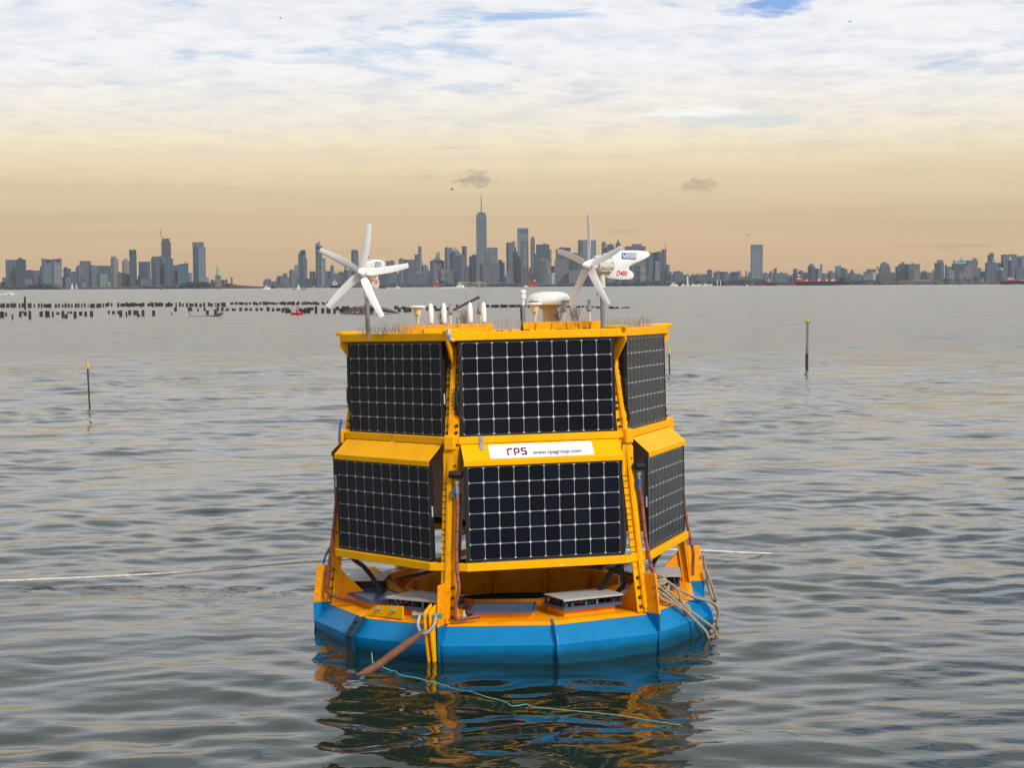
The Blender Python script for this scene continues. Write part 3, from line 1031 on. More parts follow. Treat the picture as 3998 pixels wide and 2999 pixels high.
def panel(s, row):
    if row == 'U':
        top, bot = (1.609, 3.209), (1.612, 2.231)
    else:
        top, bot = (1.813, 1.943), (1.803, 0.961)
    S = side(s)
    P, Q = Vector((0, -bot[0], bot[1])), Vector((0, -top[0], top[1]))
    v = (Q - P).normalized()
    n = Vector((1, 0, 0)).cross(v).normalized()
    F = Matrix(((1, v.x, n.x, 0), (0, v.y, n.y, 0), (0, v.z, n.z, 0), (0, 0, 0, 1)))
    c = (P + Q) / 2
    Fm = S @ Matrix.Translation(c) @ F
    p = child('solar_panel', glass_me, buoy, mat=Fm)
    child('frame', frame_me, p)
    child('back_sheet', back_me, p)
    vis = s in (-1, 0, 1)
    if vis:
        child('cell_sheet', sheet_me, p)
        if s == 1 and row == 'U':
            o = child('solar_cells', allcells_me, p)
            o['kind'] = 'stuff'
        else:
            for i in range(10):
                for j in range(6):
                    child('solar_cell', cell_me, p, loc=((i - 4.5) * .158, (j - 2.5) * .158, 0.0))
        sgn = -1 if s == 1 else 1
        child('rating_label', lab_me, p, mat=Matrix.Translation((sgn * (PWD / 2 + .0005), 0.02 if row == 'L' else -.10, -.018)) @ Matrix.Rotation(sgn * R(90), 4, 'Y'))
    return p


for s in (-1, 0, 1, 2, 3, 4):
    for row in 'UL':
        panel(s, row)

# sloped hoods over the lower panels ------------------------------------
for s in range(-1, 5):
    S = side(s)
    mb = MB()
    w0 = .835
    d0, z0, d1, z1 = 1.655, 2.152, 1.832, 1.992
    th = .006
    mb.hexa([Vector(p) for p in ((-w0, -d0, z0), (w0, -d0, z0), (w0, -d1, z1), (-w0, -d1, z1), (-w0, -d0 + .004, z0 - th), (w0, -d0 + .004, z0 - th), (w0, -d1 + .004, z1 - th), (-w0, -d1 + .004, z1 - th))])
    mb.box(-w0, w0, -d1, -d1 + .006, z1 - .052, z1 - .002)
    mb.build('hood', Y, buoy, M=S, bevel=.002)

# sign board on the front hood ------------------------------------------
S = side(0)
hp, hq = Vector((0, -1.832, 1.992)), Vector((0, -1.655, 2.152))
hv = (hq - hp).normalized()
hn = Vector((1, 0, 0)).cross(hv).normalized()
HF = Matrix(((1, hv.x, hn.x, 0), (0, hv.y, hn.y, 0), (0, hv.z, hn.z, 0), (0, 0, 0, 1)))
HM = S @ Matrix.Translation(hp) @ HF


def text_mesh(txt, size, m, align='LEFT', shear=0.0, extrude=0.0004, spacing=1.0, offset=0.0):
    cu = bpy.data.curves.new('lettering', 'FONT')
    cu.body = txt
    cu.size = size
    cu.align_x = align
    cu.shear = shear
    cu.extrude = extrude
    cu.space_character = spacing
    cu.offset = offset
    o = bpy.data.objects.new('lettering', cu)
    COL.objects.link(o)
    bpy.context.view_layer.update()
    dg = bpy.context.evaluated_depsgraph_get()
    me = bpy.data.meshes.new_from_object(o.evaluated_get(dg))
    bpy.data.objects.remove(o)
    me.name = 'lettering'
    me.materials.clear()
    me.materials.append(m)
    return me


mb = MB().prism([(-.545, .022), (.525, .022), (.535, .032), (.535, .205), (.525, .215), (-.545, .215), (-.555, .205), (-.555, .032)], 0.0, 0.004)
sign = mb.build('sign_board', M_['white'], buoy, M=HM @ Matrix.Translation((0, 0, .001)))
# logo letters r p s, drawn as angular strokes
mb = MB()


def strokes(ox, polys):
    for p in polys:
        mb.prism([(ox + x, y) for x, y in p], 0.0, 0.0008)


H = 0.105
strokes(0, [[(0, 0), (.016, 0), (.016, .066), (.030, .080), (.060, .080), (.060, .105), (.022, .105), (0, .082)]])
strokes(.072, [[(0, -.0), (.018, -.0), (.018, .082), (.046, .082), (.046, .105), (.014, .105), (0, .090)],
               [(.046, .105), (.062, .090), (.062, .045), (.046, .028), (.022, .028), (.022, .050), (.040, .050), (.044, .056), (.044, .082), (.046, .0825)]])
strokes(.146, [[(.062, .105), (.012, .105), (0, .092), (0, .060), (.012, .046), (.040, .046), (.040, .066), (.020, .066), (.020, .083), (.062, .083)],
               [(.040, .0655), (.050, .0655), (.062, .052), (.062, .012), (.050, 0), (0, 0), (0, .022), (.040, .022), (.040, .046)]])
child('logo', mb.mesh('logo', M_['purple']), sign, mat=Matrix.Translation((-.372, .055, .0042)))
tm = text_mesh('www.rpsgroup.com', .076, M_['ink'], spacing=1.02, offset=.0028)
xs = [v.co.x for v in tm.vertices]
sc = .515 / (max(xs) - min(xs))
child('lettering', tm, sign, mat=Matrix.Translation((-.105, .062, .0042)) @ Matrix.Diagonal((sc, sc * 1.12, 1, 1)))
# strips of grey tape
mb = MB()
mb.box(-.645, -.600, -1.672, -1.662, 2.165, 2.232, S)
mb.hexa([S @ Vector(p) for p in ((-.645, -1.664, 2.165), (-.600, -1.664, 2.165), (-.605, -1.725, 2.098), (-.64, -1.725, 2.098), (-.645, -1.668, 2.168), (-.600, -1.668, 2.168), (-.605, -1.729, 2.102), (-.64, -1.729, 2.102))])
mb.build('tape_strip', M_['tape'], buoy, bevel=.002)
mb = MB()
mb.tube([RZ(-1, 1.94, 3.34, .03), RZ(-1, 1.95, 3.28, .045), RZ(-1, 1.945, 3.235, .055), RZ(-1, 1.93, 3.215, .10)], [.022, .03, .026, .012], 6)
mb.build('tape_wrap', M_['tape'], buoy)

# hoses and cables on the legs ------------------------------------------
for k, sg in ((-3, 1), (-1, 1), (1, 1), (3, -1)):
    F = leg_frame(k)
    x = .10 * sg
    pts = [(x * .9, -1.945, 1.66), (x, -1.975, 1.45), (x * .95, -2.02, 1.1), (x * 1.15, -2.06, .85), (x * 1.35, -2.085, .70), (x * 1.0, -2.09, .55)]
    if k == -3:
        pts = [(.05, -1.975, 1.62), (.05, -1.995, 1.35), (.05, -2.06, .9), (.05, -2.115, .52), (.08, -2.10, .45), (.28, -2.0, .42), (.50, -1.86, .43)]
    elif k == -1:
        pts += [(x * .9, -2.09, .42), (x * 1.1, -2.06, .385), (.17, -2.04, .39), (.32, -1.98, .41)]
    elif k == 3:
        pts += [(x * .9, -2.09, .42)]
    else:
        pts += [(x * .9, -2.08, .42)]
    mb = MB().tube([F @ Vector(p) for p in catmull(pts, 6)], .019, 8)
    h = mb.build('hose', M_['hose_red'], buoy, smooth=True)
    for i in range(7):
        P = catmull(pts, 6)
        p = Vector(P[3 + i * 3])
        mb = MB().lathe([(.022, -.004), (.022, .004)], 8, F @ Matrix.Translation(p))
        mb.build('hose_tie', M_['black'], h)
    # fitting and black end piece at the top of the hose
    mb = MB().lathe([(.024, 0), (.024, .05), (.016, .055), (.016, .10), (.026, .10), (.026, .13)], 8, F @ Matrix.Translation(Vector(pts[0])))
    mb.build('hose_fitting', M_['steel'], h, smooth=True)
    if k in (-1, 1):
        mb = MB().lathe([(.034, 0), (.040, .004), (.040, .13), (.036, .135)], 14, F @ Matrix.Translation((.015, -1.955, 1.855)) @ Matrix.Rotation(R(90), 4, 'Y'))
        mb.build('black_canister', M_['black'], buoy, smooth=True)
        mb = MB().box(.055, .085, -1.985, -1.945, 1.66, 1.72, F).box(.045, .065, -1.985, -1.95, 1.62, 1.69, F)
        mb.build('valve_body', M_['cable_blue'], buoy)
# black cable looms beside the upper legs and under the lower ring
for k in (-3, -1, 1, 3):
    F = leg_frame(k)
    pts = [(-.10, -1.70, 3.17), (-.085, -1.74, 3.08), (-.03, -1.72, 2.95), (.10, -1.70, 2.85), (.075, -1.80, 2.74), (.06, -1.82, 2.6), (.075, -1.80, 2.48), (.12, -1.78, 2.36), (.10, -1.78, 2.25)]
    mb = MB().tube([F @ Vector(p) for p in catmull(pts, 5)], .020, 8)
    lo = mb.build('cable_loom', M_['black'], buoy, smooth=True)
    for i in range(6):
        mb = MB().box(-.03, .03, -.003, .003, -.003, .003, F @ Matrix.Translation((.04, -1.835, 2.72 - i * .042)))
        mb.build('cable_tie', M_['black'], lo)
    if k == 1:
        pts = [(-.05, -1.80, 2.05), (-.09, -1.84, 1.75), (-.085, -1.88, 1.4), (-.11, -1.90, 1.05), (-.12, -1.86, .85), (-.02, -1.80, .62), (-.04, -1.72, .52)]
    elif k == -1:
        pts = [(.11, -1.92, 1.66), (.125, -1.95, 1.4), (.12, -1.98, 1.15), (.10, -1.96, .98)]
    else:
        continue
    mb = MB().tube([F @ Vector(p) for p in catmull(pts, 5)], .026 if k == 1 else .016, 8)
    mb.build('cable_loom', M_['black'], buoy, smooth=True)
for k, sg in ((-3, 1), (3, -1), (1, -1)):
    F = leg_frame(k)
    pts = [(.02 * sg, -1.85, .87), (.10 * sg, -1.80, .80), (.13 * sg, -1.70, .72), (.14 * sg, -1.60, .58), (.20 * sg, -1.55, .47), (.34 * sg, -1.55, .47)]
    P = catmull(pts, 6)
    mb = MB().tube([F @ Vector(p) for p in P], .026, 8)
    lo = mb.build('cable_loom', M_['black'], buoy, smooth=True)
    for i in range(2, len(P) - 4, 2):
        mb = MB().box(-.005, .075, -.004, .004, -.004, .004, F @ Matrix.Translation(P[i]) @ Matrix.Rotation(R(-25 * sg), 4, 'Y'))
        mb.build('cable_tie', M_['black'], lo)
F = leg_frame(-3)
mb = MB().tube([F @ Vector(p) for p in catmull([(.03, -1.98, 1.12), (-.02, -2.03, 1.0), (-.05, -2.12, .82), (-.05, -2.14, .70), (.0, -2.12, .64), (.06, -2.08, .66)], 6)], .012, 8)
mb.build('blue_cable', M_['cable_blue'], buoy, smooth=True)
mb = MB().tube([F @ Vector(p) for p in catmull([(.05, -1.90, 2.36), (.03, -1.925, 2.22), (.03, -1.93, 2.1)], 6)], .012, 8)
mb.build('blue_cable', M_['cable_blue'], buoy, smooth=True)
mb = MB().tube([RZ(-1, 1.55, 2.93, -.25), RZ(-1, 1.62, 2.935, -.12), RZ(-1, 1.66, 2.93, -.09)], .018, 8)
mb.build('blue_connector', M_['cable_blue'], buoy, smooth=True)
# yellow drum ends glimpsed in the gaps of the upper storey
for k in (-1, 1):
    F = leg_frame(k)
    mb = MB().lathe([(.10, 2.36), (.11, 2.37), (.11, 2.62), (.10, 2.63)], 14, F @ Matrix.Translation((.14 if k == 1 else -.14, -1.50, 0)))
    mb.build('drum', Y, buoy, smooth=True)

# roof trays, bird spikes ------------------------------------------------
mb = MB().box(-1.15, -.147, -1.062, -1.052, 3.285, 3.388)
mb.box(-1.15, -1.14, -1.052, -.60, 3.285, 3.388)
mb.box(-.157, -.147, -1.052, -.60, 3.285, 3.388)
mb.build('roof_tray', M_['leg_yellow'], buoy, bevel=.002)
mb = MB().box(-.88, -.20, -1.10, -1.066, 3.29, 3.345)
mb.build('tray_rail', Y, buoy, bevel=.002)
mb = MB().box(.176, 1.0, -1.062, -1.052, 3.285, 3.388)
mb.box(.176, .186, -1.052, -.60, 3.285, 3.388)
mb.build('roof_tray', M_['leg_yellow'], buoy, bevel=.002)
for x in (.32, .49, .65, .78, .90):
    mb = MB().box(x - .006, x + .006, -1.085, -1.064, 3.29, 3.385)
    mb.build('tray_rib', Y, buoy)
mb = MB()
for i in range(60):
    a = random.random()
    x, y = random.choice([(-1.15 + a, -1.075), (-.1 + .3 * a, -1.30), (.18 + .8 * a, -1.10)])
    mb.box(x - .012, x + .012, y - .01, y + .01, 3.286, 3.286 + random.uniform(.008, .03))
o = mb.build('roof_debris', M_['bolt'], buoy)
o['kind'] = 'stuff'


def spikes(p, q, n, h, fan, seed):
    rn = random.Random(seed)
    mb = MB()
    p, q = Vector(p), Vector(q)
    n = int(n * .85)
    for i in range(n):
        b = p.lerp(q, (i + rn.random() * .6) / n)
        for _ in range(2 if fan > .3 else 1):
            d = Vector((rn.uniform(-fan, fan), rn.uniform(-fan, fan), 1)).normalized()
            t = b + d * h * rn.uniform(.6, 1.05)
            mb.bar(b, t, .0026, .0026)
    o = mb.build('bird_spikes', M_['spike'], buoy)
    o['kind'] = 'stuff'


Z = 3.295
spikes((-1.66, -.55, Z), (-1.40, -.95, Z), 42, .12, .25, 1)
spikes((-1.40, -.95, Z), (-1.05, -1.15, Z), 46, .14, .55, 2)
spikes((-1.1, -1.09, Z + .04), (-.2, -1.09, Z + .04), 60, .09, .15, 3)
spikes((-.72, -.9, 3.39), (-.66, -.9, 3.39), 26, .16, .4, 4)
spikes((-.50, -.9, 3.39), (-.42, -.9, 3.39), 26, .16, .4, 5)
spikes((-.12, -1.0, Z), (.17, -1.0, Z), 34, .15, .18, 6)
spikes((.24, -1.1, Z + .06), (.95, -1.1, Z + .06), 30, .07, .15, 7)
spikes((.52, -.85, 3.39), (.58, -.85, 3.39), 26, .17, .45, 8)
spikes((.70, -.85, 3.39), (.78, -.85, 3.39), 28, .17, .45, 9)
spikes((1.06, -1.25, Z), (1.30, -1.0, Z), 50, .13, .3, 10)
spikes((1.30, -1.0, Z), (1.62, -.3, Z), 90, .14, .3, 11)

# ------------------------------------------------------------------ instruments standing on the roof (each its own thing)


def RT(x, y, z):
    return ROOT @ Matrix.Translation((x, y, z))


def thing(name, label, cat, M, group=None):
    return tag(empty(name, mat=M), label, cat, group)


ZR, ZT = 3.287, 3.30


def lp(name, prof, m, par, seg=16, off=(0, 0, 0)):
    mb = MB().lathe(prof, seg, Matrix.Translation(off))
    return mb.build(name, m, par, smooth=True)


# white bullet shaped radomes
bul = [(-.810, 3.614), (-.670, 3.616), (-.390, 3.613), (-.244, 3.614)]
lab = ['white bullet-shaped antenna next to the mushroom antenna, leftmost of the white bullets', 'white bullet-shaped antenna standing just left of a grey cone antenna',
       'white bullet-shaped antenna standing alone between the two grey cones', 'white bullet-shaped antenna hiding part of a grey cone antenna']
for i, (x, zt) in enumerate(bul):
    t = thing('bullet_antenna', lab[i], 'antenna', RT(x, -.95 if i < 3 else -1.0, ZT), 'white bullet antennas on the buoy roof')
    lp('stub', [(.011, -.01), (.011, .10)], M_['steel'], t, 10)
    lp('radome', [(.024, .10), (.029, .11), (.030, .20), (.028, .25), (.022, .29), (.013, .312), (.004, .318)], M_['white'], t, 16)
    lp('foot', [(.02, -.012), (.02, .01)], M_['black'], t, 10)
# grey cones
con = [(-.600, -.95, 'grey cone antenna between two white bullets on the roof tray'), (-.288, -.88, 'grey cone antenna half hidden behind the rightmost white bullet'),
       (.610, -.95, 'grey cone antenna in front of the white dome'), (.886, -.95, 'grey cone antenna between the white dome and the turbine pole')]
for x, y, l in con:
    t = thing('cone_antenna', l, 'antenna', RT(x, y, ZT), 'grey cone antennas on the buoy roof')
    lp('stem', [(.012, -.01), (.012, .19)], M_['cream'], t, 10)
    lp('cone', [(.012, .185), (.028, .20), (.030, .215), (.027, .23), (.012, .315), (.006, .317)], M_['cone_grey'], t, 14)
    mb = MB().box(-.02, .02, -.02, .02, -.012, .05)
    mb.build('clamp', M_['black'], t)
# mushroom antennas
for x, l in ((-.949, 'cream mushroom antenna on a thin post beside the white bullets'), (.305, 'cream mushroom antenna standing in front of the white dome')):
    t = thing('mushroom_antenna', l, 'antenna', RT(x, -1.0, ZT), 'mushroom antennas on the buoy roof')
    lp('post', [(.014, -.01), (.014, .15)], M_['cream'], t, 10)
    lp('cone', [(.018, .14), (.022, .16), (.050, .265), (.050, .27)], M_['cream'], t, 16)
    lp('cap', [(.060, .268), (.082, .275), (.084, .285), (.078, .293), (.04, .297), (.01, .298)], M_['white'], t, 20)
    mb = MB().box(-.027, .027, -.03, .02, -.012, .035).box(-.027, .027, -.03, .02, .045, .09)
    mb.build('clamp', M_['black'], t)
    mb = MB().lathe([(.009, 0), (.009, .004)], 8, Matrix.Translation((0, -.032, .19)) @ Matrix.Rotation(R(75), 4, 'X'))
    mb.build('label_dot', M_['black'], t)
# weather sensor
t = thing('weather_sensor', 'white ribbed weather sensor on a dark pole beside the dome', 'weather sensor', RT(.18, -1.0, ZR))
lp('pole', [(.021, -.01), (.021, .285)], M_['pole_grey'], t, 12)
lp('neck', [(.013, .285), (.013, .345), (.026, .36)], M_['white'], t, 12)
lp('sensor_head', [(.026, .352), (.033, .362), (.033, .378), (.028, .379), (.028, .384), (.033, .385), (.033, .400), (.029, .401), (.029, .415), (.035, .416), (.035, .442), (.030, .447), (.004, .449)], M_['white'], t, 16)
mb = MB()
for i in range(12):
    a = i * math.pi / 6
    mb.box(-.003, .003, -.0302, -.0285, .403, .412, Matrix.Rotation(a, 4, 'Z'))
mb.build('sensor_slots', M_['black'], t)['kind'] = 'stuff'
mb = MB().tube([(-.026, .0, 0), (-.027, 0, .26)], .007, 6)
mb.build('cable', M_['black'], t)
mb = MB().box(-.03, .03, -.03, .03, -.012, .035)
mb.build('clamp', M_['black'], t)
# satellite dome with printed name
t = thing('satellite_dome', 'broad white satellite dome on a cream pedestal', 'satellite dome', RT(.463, -.70, ZT))
lp('pedestal', [(.075, -.01), (.072, .21), (.08, .225), (.15, .255), (.19, .262)], M_['cream'], t, 24)
dome = lp('dome', [(.19, .264), (.225, .273), (.237, .293), (.238, .318), (.228, .353), (.20, .386), (.15, .406), (.08, .414), (.01, .416)], M_['white'], t, 36)
for ang in (-48, 48):
    me = text_mesh('iridium', .05, M_['ink'], 'CENTER')
    rad = .2395
    for v in me.vertices:
        a = v.co.x / rad
        v.co = Vector((math.sin(a) * rad, -math.cos(a) * rad - v.co.z, v.co.y))
    child('lettering', me, dome, mat=Matrix.Rotation(R(ang), 4, 'Z') @ Matrix.Translation((0, 0, .292)))
# thin rod
t = tag(MB().tube([(0, 0, -.01), (0, 0, .16)], .005, 6).build('whip_antenna', M_['black'], None, M=RT(-.53, -1.0, ZT)), 'short thin black rod antenna beside a grey cone', 'antenna')

# wind turbines
TS = 1.045
TAIL0 = [(.20, .118), (.30, .135), (.427, .151), (.60, .156), (.756, .153), (.815, .142), (.843, .121), (.835, .102), (.81, .086), (.74, .058), (.668, .034), (.60, .010), (.558, -.009), (.537, -.034), (.540, -.055), (.558, -.073), (.59, -.086), (.606, -.103), (.604, -.128), (.58, -.145), (.548, -.151), (.44, -.154), (.328, -.148), (.24, -.135), (.20, -.10)]


def blade_mesh():
    mb = MB()
    st = [(.06, .030, .5), (.10, .040, .45), (.16, .038, .38), (.24, .036, .30), (.32, .034, .24), (.40, .030, .2), (.47, .026, .17), (.515, .0235, .15), (.520, .021, .15)]
    vs, fs = [], []
    for r, c, tw in st:
        c *= 1.22
        sec = [(-c * .85, 0), (-c * .5, .006), (c * .2, .007), (c, .002), (c, -.001), (c * .2, -.002), (-c * .5, -.002)]
        ct, s_ = math.cos(tw), math.sin(tw)
        for x, y in sec:
            th = y * (1.0 if r < .5 else .6)
            vs.append((x * ct - th * s_ + .012 * math.sin((r - .06) * 6), -(x * s_ + th * ct), r))
    n = 7
    for i in range(len(st) - 1):
        for k in range(n):
            fs.append((i * n + k, i * n + (k + 1) % n, (i + 1) * n + (k + 1) % n, (i + 1) * n + k))
    fs.append(tuple(range(n)))
    fs.append(tuple((len(st) - 1) * n + k for k in range(n - 1, -1, -1)))
    mb.add(vs, fs)
    return mb.mesh('blade', M_['blade'], smooth=True)


BL = blade_mesh()


def turbine(label, x, y, yaw, hubz, spin, xoff=0.0):
    # local frame: tail along +y from the hub (hub at y=-0.18), x across, z up
    t = thing('wind_turbine', label, 'wind turbine', RT(x, y, ZR) @ Matrix.Rotation(yaw, 4, 'Z'), 'small wind turbines on the buoy roof')
    h = hubz - ZR
    lp('pole', [(.024, -.02), (.024, h - .225)], M_['pole_grey'], t, 14)
    lp('pole_clamp', [(.029, h - .30), (.029, h - .27)], M_['pole_grey'], t, 14)
    lp('yaw_head', [(.036, h - .24), (.036, h - .10), (.045, h - .06)], M_['nacelle'], t, 16)
    Rot = Matrix.Translation((0, -.18, h)) @ Matrix.Rotation(R(-90), 4, 'X')       # lathe axis -> +y
    mb = MB().lathe([(.045, .075), (.085, .09), (.098, .12), (.099, .17), (.101, .20), (.101, .23), (.097, .235), (.094, .27), (.080, .295), (.05, .31)], 28, Rot)
    nac = mb.build('nacelle', M_['nacelle'], t, smooth=True)
    mb = MB()
    for a in range(0, 360, 30):
        mb.box(-.004, .004, .096, .104, .11, .27, Rot @ Matrix.Rotation(R(a + 15), 4, 'Z'))
    mb.build('cooling_rib', M_['nacelle'], nac)
    mb = MB().lathe([(.006, -.085), (.022, -.07), (.040, -.035), (.052, .0), (.060, .04), (.062, .07)], 24, Rot)
    mb.build('hub', M_['white'], t, smooth=True)
    # tail: tapered thick fin
    TAIL = [(s * TS, v) for s, v in TAIL0]
    mb = MB()
    n = len(TAIL)
    cx, cz = .46, .03
    inner = [((s - cx) * .90 + cx, (v - cz) * .86 + cz) for s, v in TAIL]
    vs = [(-.006, s - .18, h + v) for s, v in TAIL] + [(.006, s - .18, h + v) for s, v in TAIL]
    th = [.026 * max(.25, min(1, (.9 - s) / .6)) for s, v in inner]
    vs += [(-q, s - .18, h + v) for q, (s, v) in zip(th, inner)] + [(q, s - .18, h + v) for q, (s, v) in zip(th, inner)]
    fs = [(i, (i + 1) % n, n + (i + 1) % n, n + i) for i in range(n)]
    fs += [(i, 2 * n + i, 2 * n + (i + 1) % n, (i + 1) % n) for i in range(n)]
    fs += [(n + i, n + (i + 1) % n, 3 * n + (i + 1) % n, 3 * n + i) for i in range(n)]
    fs += [tuple(range(2 * n, 3 * n)), tuple(range(4 * n - 1, 3 * n - 1, -1))]
    mb.add(vs, fs)
    tail = mb.build('tail_fin', M_['white'], t, smooth=True)
    # printing on both sides of the tail
    for sg in (-1, 1):
        def on(s, v, th=.029):      # frame on the tail's face, reading left to right from outside
            fx = Vector((0, 1, 0)) if sg > 0 else Vector((0, -1, 0))
            nz = Vector((sg, 0, 0))
            up = Vector((0, 0, 1))
            q = Matrix(((fx.x, up.x, nz.x, 0), (fx.y, up.y, nz.y, 0), (fx.z, up.z, nz.z, 0), (0, 0, 0, 1)))
            return Matrix.Translation((sg * th, s - .18, h + v)) @ q
        child('lettering', text_mesh('D400', .075, M_['red'], 'CENTER', .25, spacing=1.05, offset=.0002), tail, mat=on(.44, -.112) @ Matrix.Diagonal((.9, 1, 1, 1)))
        mb = MB().prism([(-.10, -.027), (.10, -.027), (.106, .02), (.10, .027), (-.10, .027)], 0, .0006).prism([(-.106, -.031), (.106, -.031), (.112, .022), (.104, .031), (-.106, .031)], -.0008, -.0002)
        x0 = .555
        child('logo_plate', mb.mesh('logo_plate', M_['sheet']), tail, mat=on(x0, .098, .027))
        mb = MB().prism([(-.103, -.030), (-.055, -.030), (-.055, .030), (-.103, .030)], 0.0007, .0012)
        mb.prism([(-.055, .027), (.105, .027), (.105, .030), (-.055, .030)], 0.0007, .0012).prism([(-.055, -.030), (.105, -.030), (.105, -.027), (-.055, -.027)], 0.0007, .0012)
        child('logo', mb.mesh('logo', M_['blue_print']), tail, mat=on(x0, .098, .027))
        mb = MB().prism([(-.098, .018), (-.09, .022), (-.072, .0), (-.064, .008), (-.062, -.022), (-.092, -.018), (-.084, -.008)], .0013, .0016)
        child('logo_arrow', mb.mesh('logo_arrow', M_['white']), tail, mat=on(x0, .098, .027))
        lb = mat('print_pale_blue', (.42, .45, .75), .4) if 'print_pale_blue' not in bpy.data.materials else bpy.data.materials['print_pale_blue']
        child('lettering', text_mesh('ECLECTIC', .031, lb, 'CENTER', 0, spacing=1.0), tail, mat=on(x0 + .024, .100, .0282))
        child('lettering', text_mesh('ENERGY', .031, lb, 'CENTER', 0, spacing=1.0), tail, mat=on(x0 + .015, .074, .0282))
    for b in range(5):
        a = R(90 - (spin + 72 * b))
        child('blade', BL, t, mat=Matrix.Translation((0, -.18, h)) @ Matrix.Rotation(a, 4, 'Y'))
    mb = MB().box(-.02, .02, -.055, -.02, h - .27, h - .235).box(-.008, .008, -.07, -.05, h - .33, h - .25)
    mb.build('bracket', M_['steel'], t)
    return t


turbine('white five-bladed wind turbine facing the viewer, its tail mostly hidden behind it', -1.485, -1.0, R(-12), 3.957, 7.5)
turbine('white five-bladed wind turbine turned sideways with D400 printed on its broad tail', 1.01, -1.3, R(-51), 3.972, 18)

# ------------------------------------------------------------------ ropes and lines


def wl(x, y, dz=0.0):
    return (x, y, float(wave(x, y)) + dz)


# brown mooring sleeve
F = ROOT @ leg_frame(-1)
a = F @ Vector((-.107, -2.43, .33))
pts = [a]
e = Vector((-1.33, 16.58, 0.0))
for u in (.35, .7):
    p = a.lerp(e, u)
    p.z = a.z * (1 - u) + .06 * u
    pts.append(p)
pts += [Vector((-1.33, 16.57, .06)), Vector((-1.48, 16.38, .0)), Vector((-1.75, 16.05, -.14)), Vector((-2.4, 15.5, -.6))]
P = catmull(pts, 8)
rad = [.022 + .018 * min(1, i / 8) for i in range(len(P))]
o = MB().tube(P, rad, 12).build('mooring_line', M_['hose_brown'], None, smooth=True)
tag(o, 'thick brown sleeved mooring line running from the shackle down into the water', 'mooring line')
# thin green twine floating in front
gp = [(-1.42, 16.74, .14), (-1.40, 16.66, .05), (-1.36, 16.60, .05), (-1.17, 16.46), (-1.10, 16.26), (-.78, 15.97), (-.46, 15.6), (-.11, 15.3), (-.01, 15.11), (.12, 15.17), (.19, 15.07), (.52, 14.93), (.88, 14.78), (1.3, 14.5), (1.7, 14.26), (1.89, 14.19), (1.98, 14.09), (2.18, 14.10), (2.30, 14.04), (2.38, 13.91), (2.54, 13.91)]
gp = catmull([p if len(p) == 3 else (p[0], p[1], 0) for p in gp], 6)
gp = [(x, y, max(z, float(wave(x, y)) + .003 + (.0 if y > 15.9 else .0035 * math.sin(x * 9 + y * 5) - .0015) - (.02 if 1.32 < x < 1.62 or 2.02 < x < 2.12 else 0))) for x, y, z in gp]
tag(MB().tube(gp, .0042, 6, .0022).build('twine', M_['rope_green'], None, smooth=True), 'thin pale green twine drifting on the water in front of the buoy', 'rope')
# white rope passing behind the buoy
wp = [(-9.5, 21.2), (-6.57, 21.47), (-4.5, 21.75), (-2.55, 22.06), (-.5, 22.4), (2.1, 22.96), (3.2, 23.5), (3.64, 23.70), (4.1, 24.0)]
zz = [.03, .06, .10, .20, .24, .18, .05, .0, -.12]
P = catmull([(x, y, z) for (x, y), z in zip(wp, zz)], 12)
tag(MB().tube(P, .014, 8).build('mooring_rope', M_['rope_white'], None, smooth=True), 'long white rope stretched low over the water behind the buoy', 'rope')


# tan rope coil dumped on the deck, right of the front-right leg
def coil():
    mb = MB()
    S = Matrix.Rotation(PHI + 1.42 * math.pi / 6, 4, 'Z')
    rn = random.Random(5)
    pts = []
    for turn in range(6):
        for i in range(10):
            a = 2 * math.pi * i / 10
            rr = .20 - .012 * turn + rn.uniform(-.018, .018)
            pts.append((.06 + rr * math.cos(a) * 1.2, -1.84 + rr * .55 * math.sin(a), .50 + .018 * turn + .08 * max(0, math.sin(a)) + rn.uniform(-.01, .01)))
    pts = [(x, y, z - (.07 if y < -1.93 else 0)) for x, y, z in pts]
    pts += [(.28, -2.0, .46), (.20, -2.10, .33), (.34, -2.24, .16), (.52, -2.30, .02), (.55, -2.32, -.12)]
    mb.tube([S @ Vector(p) for p in catmull(pts, 3)], .0155, 7)
    for pp in ([(-.02, -1.92, .50), (.06, -2.06, .37), (.16, -2.13, .27), (.24, -2.16, .24), (.27, -2.12, .30), (.22, -2.02, .38), (.14, -1.9, .52)],
               [(.24, -1.86, .54), (.33, -1.98, .46), (.50, -2.06, .36), (.80, -2.10, .26), (.98, -2.08, .14), (.98, -2.07, -.05)],
               [(-.10, -1.90, .52), (-.06, -2.0, .42), (.02, -2.05, .37), (.12, -2.02, .37), (.16, -1.92, .44)],
               [(.02, -1.94, .52), (.12, -2.08, .36), (.20, -2.22, .19), (.28, -2.34, .03), (.30, -2.36, -.12)]):
        mb.tube([S @ Vector(p) for p in catmull(pp, 6)], .0155, 7)
    o = mb.build('rope_coil', M_['rope'], None, smooth=True, M=ROOT)
    tag(o, 'heap of thick tan rope on the buoy deck, its ends hanging to the water', 'rope')


coil()
F = leg_frame(3)
P = catmull([(-.03, -2.235, .64), (.03, -2.26, .60), (.04, -2.30, .40), (.05, -2.33, .22), (-.02, -2.36, .10), (-.08, -2.36, .14), (-.07, -2.32, .30), (-.05, -2.26, .48)], 6)
tag(MB().tube([F @ Vector(p) for p in P], .0155, 7).build('rope_loop', M_['rope'], None, smooth=True, M=ROOT), 'short loop of tan rope hanging from the plate at the buoy\'s right edge', 'rope')

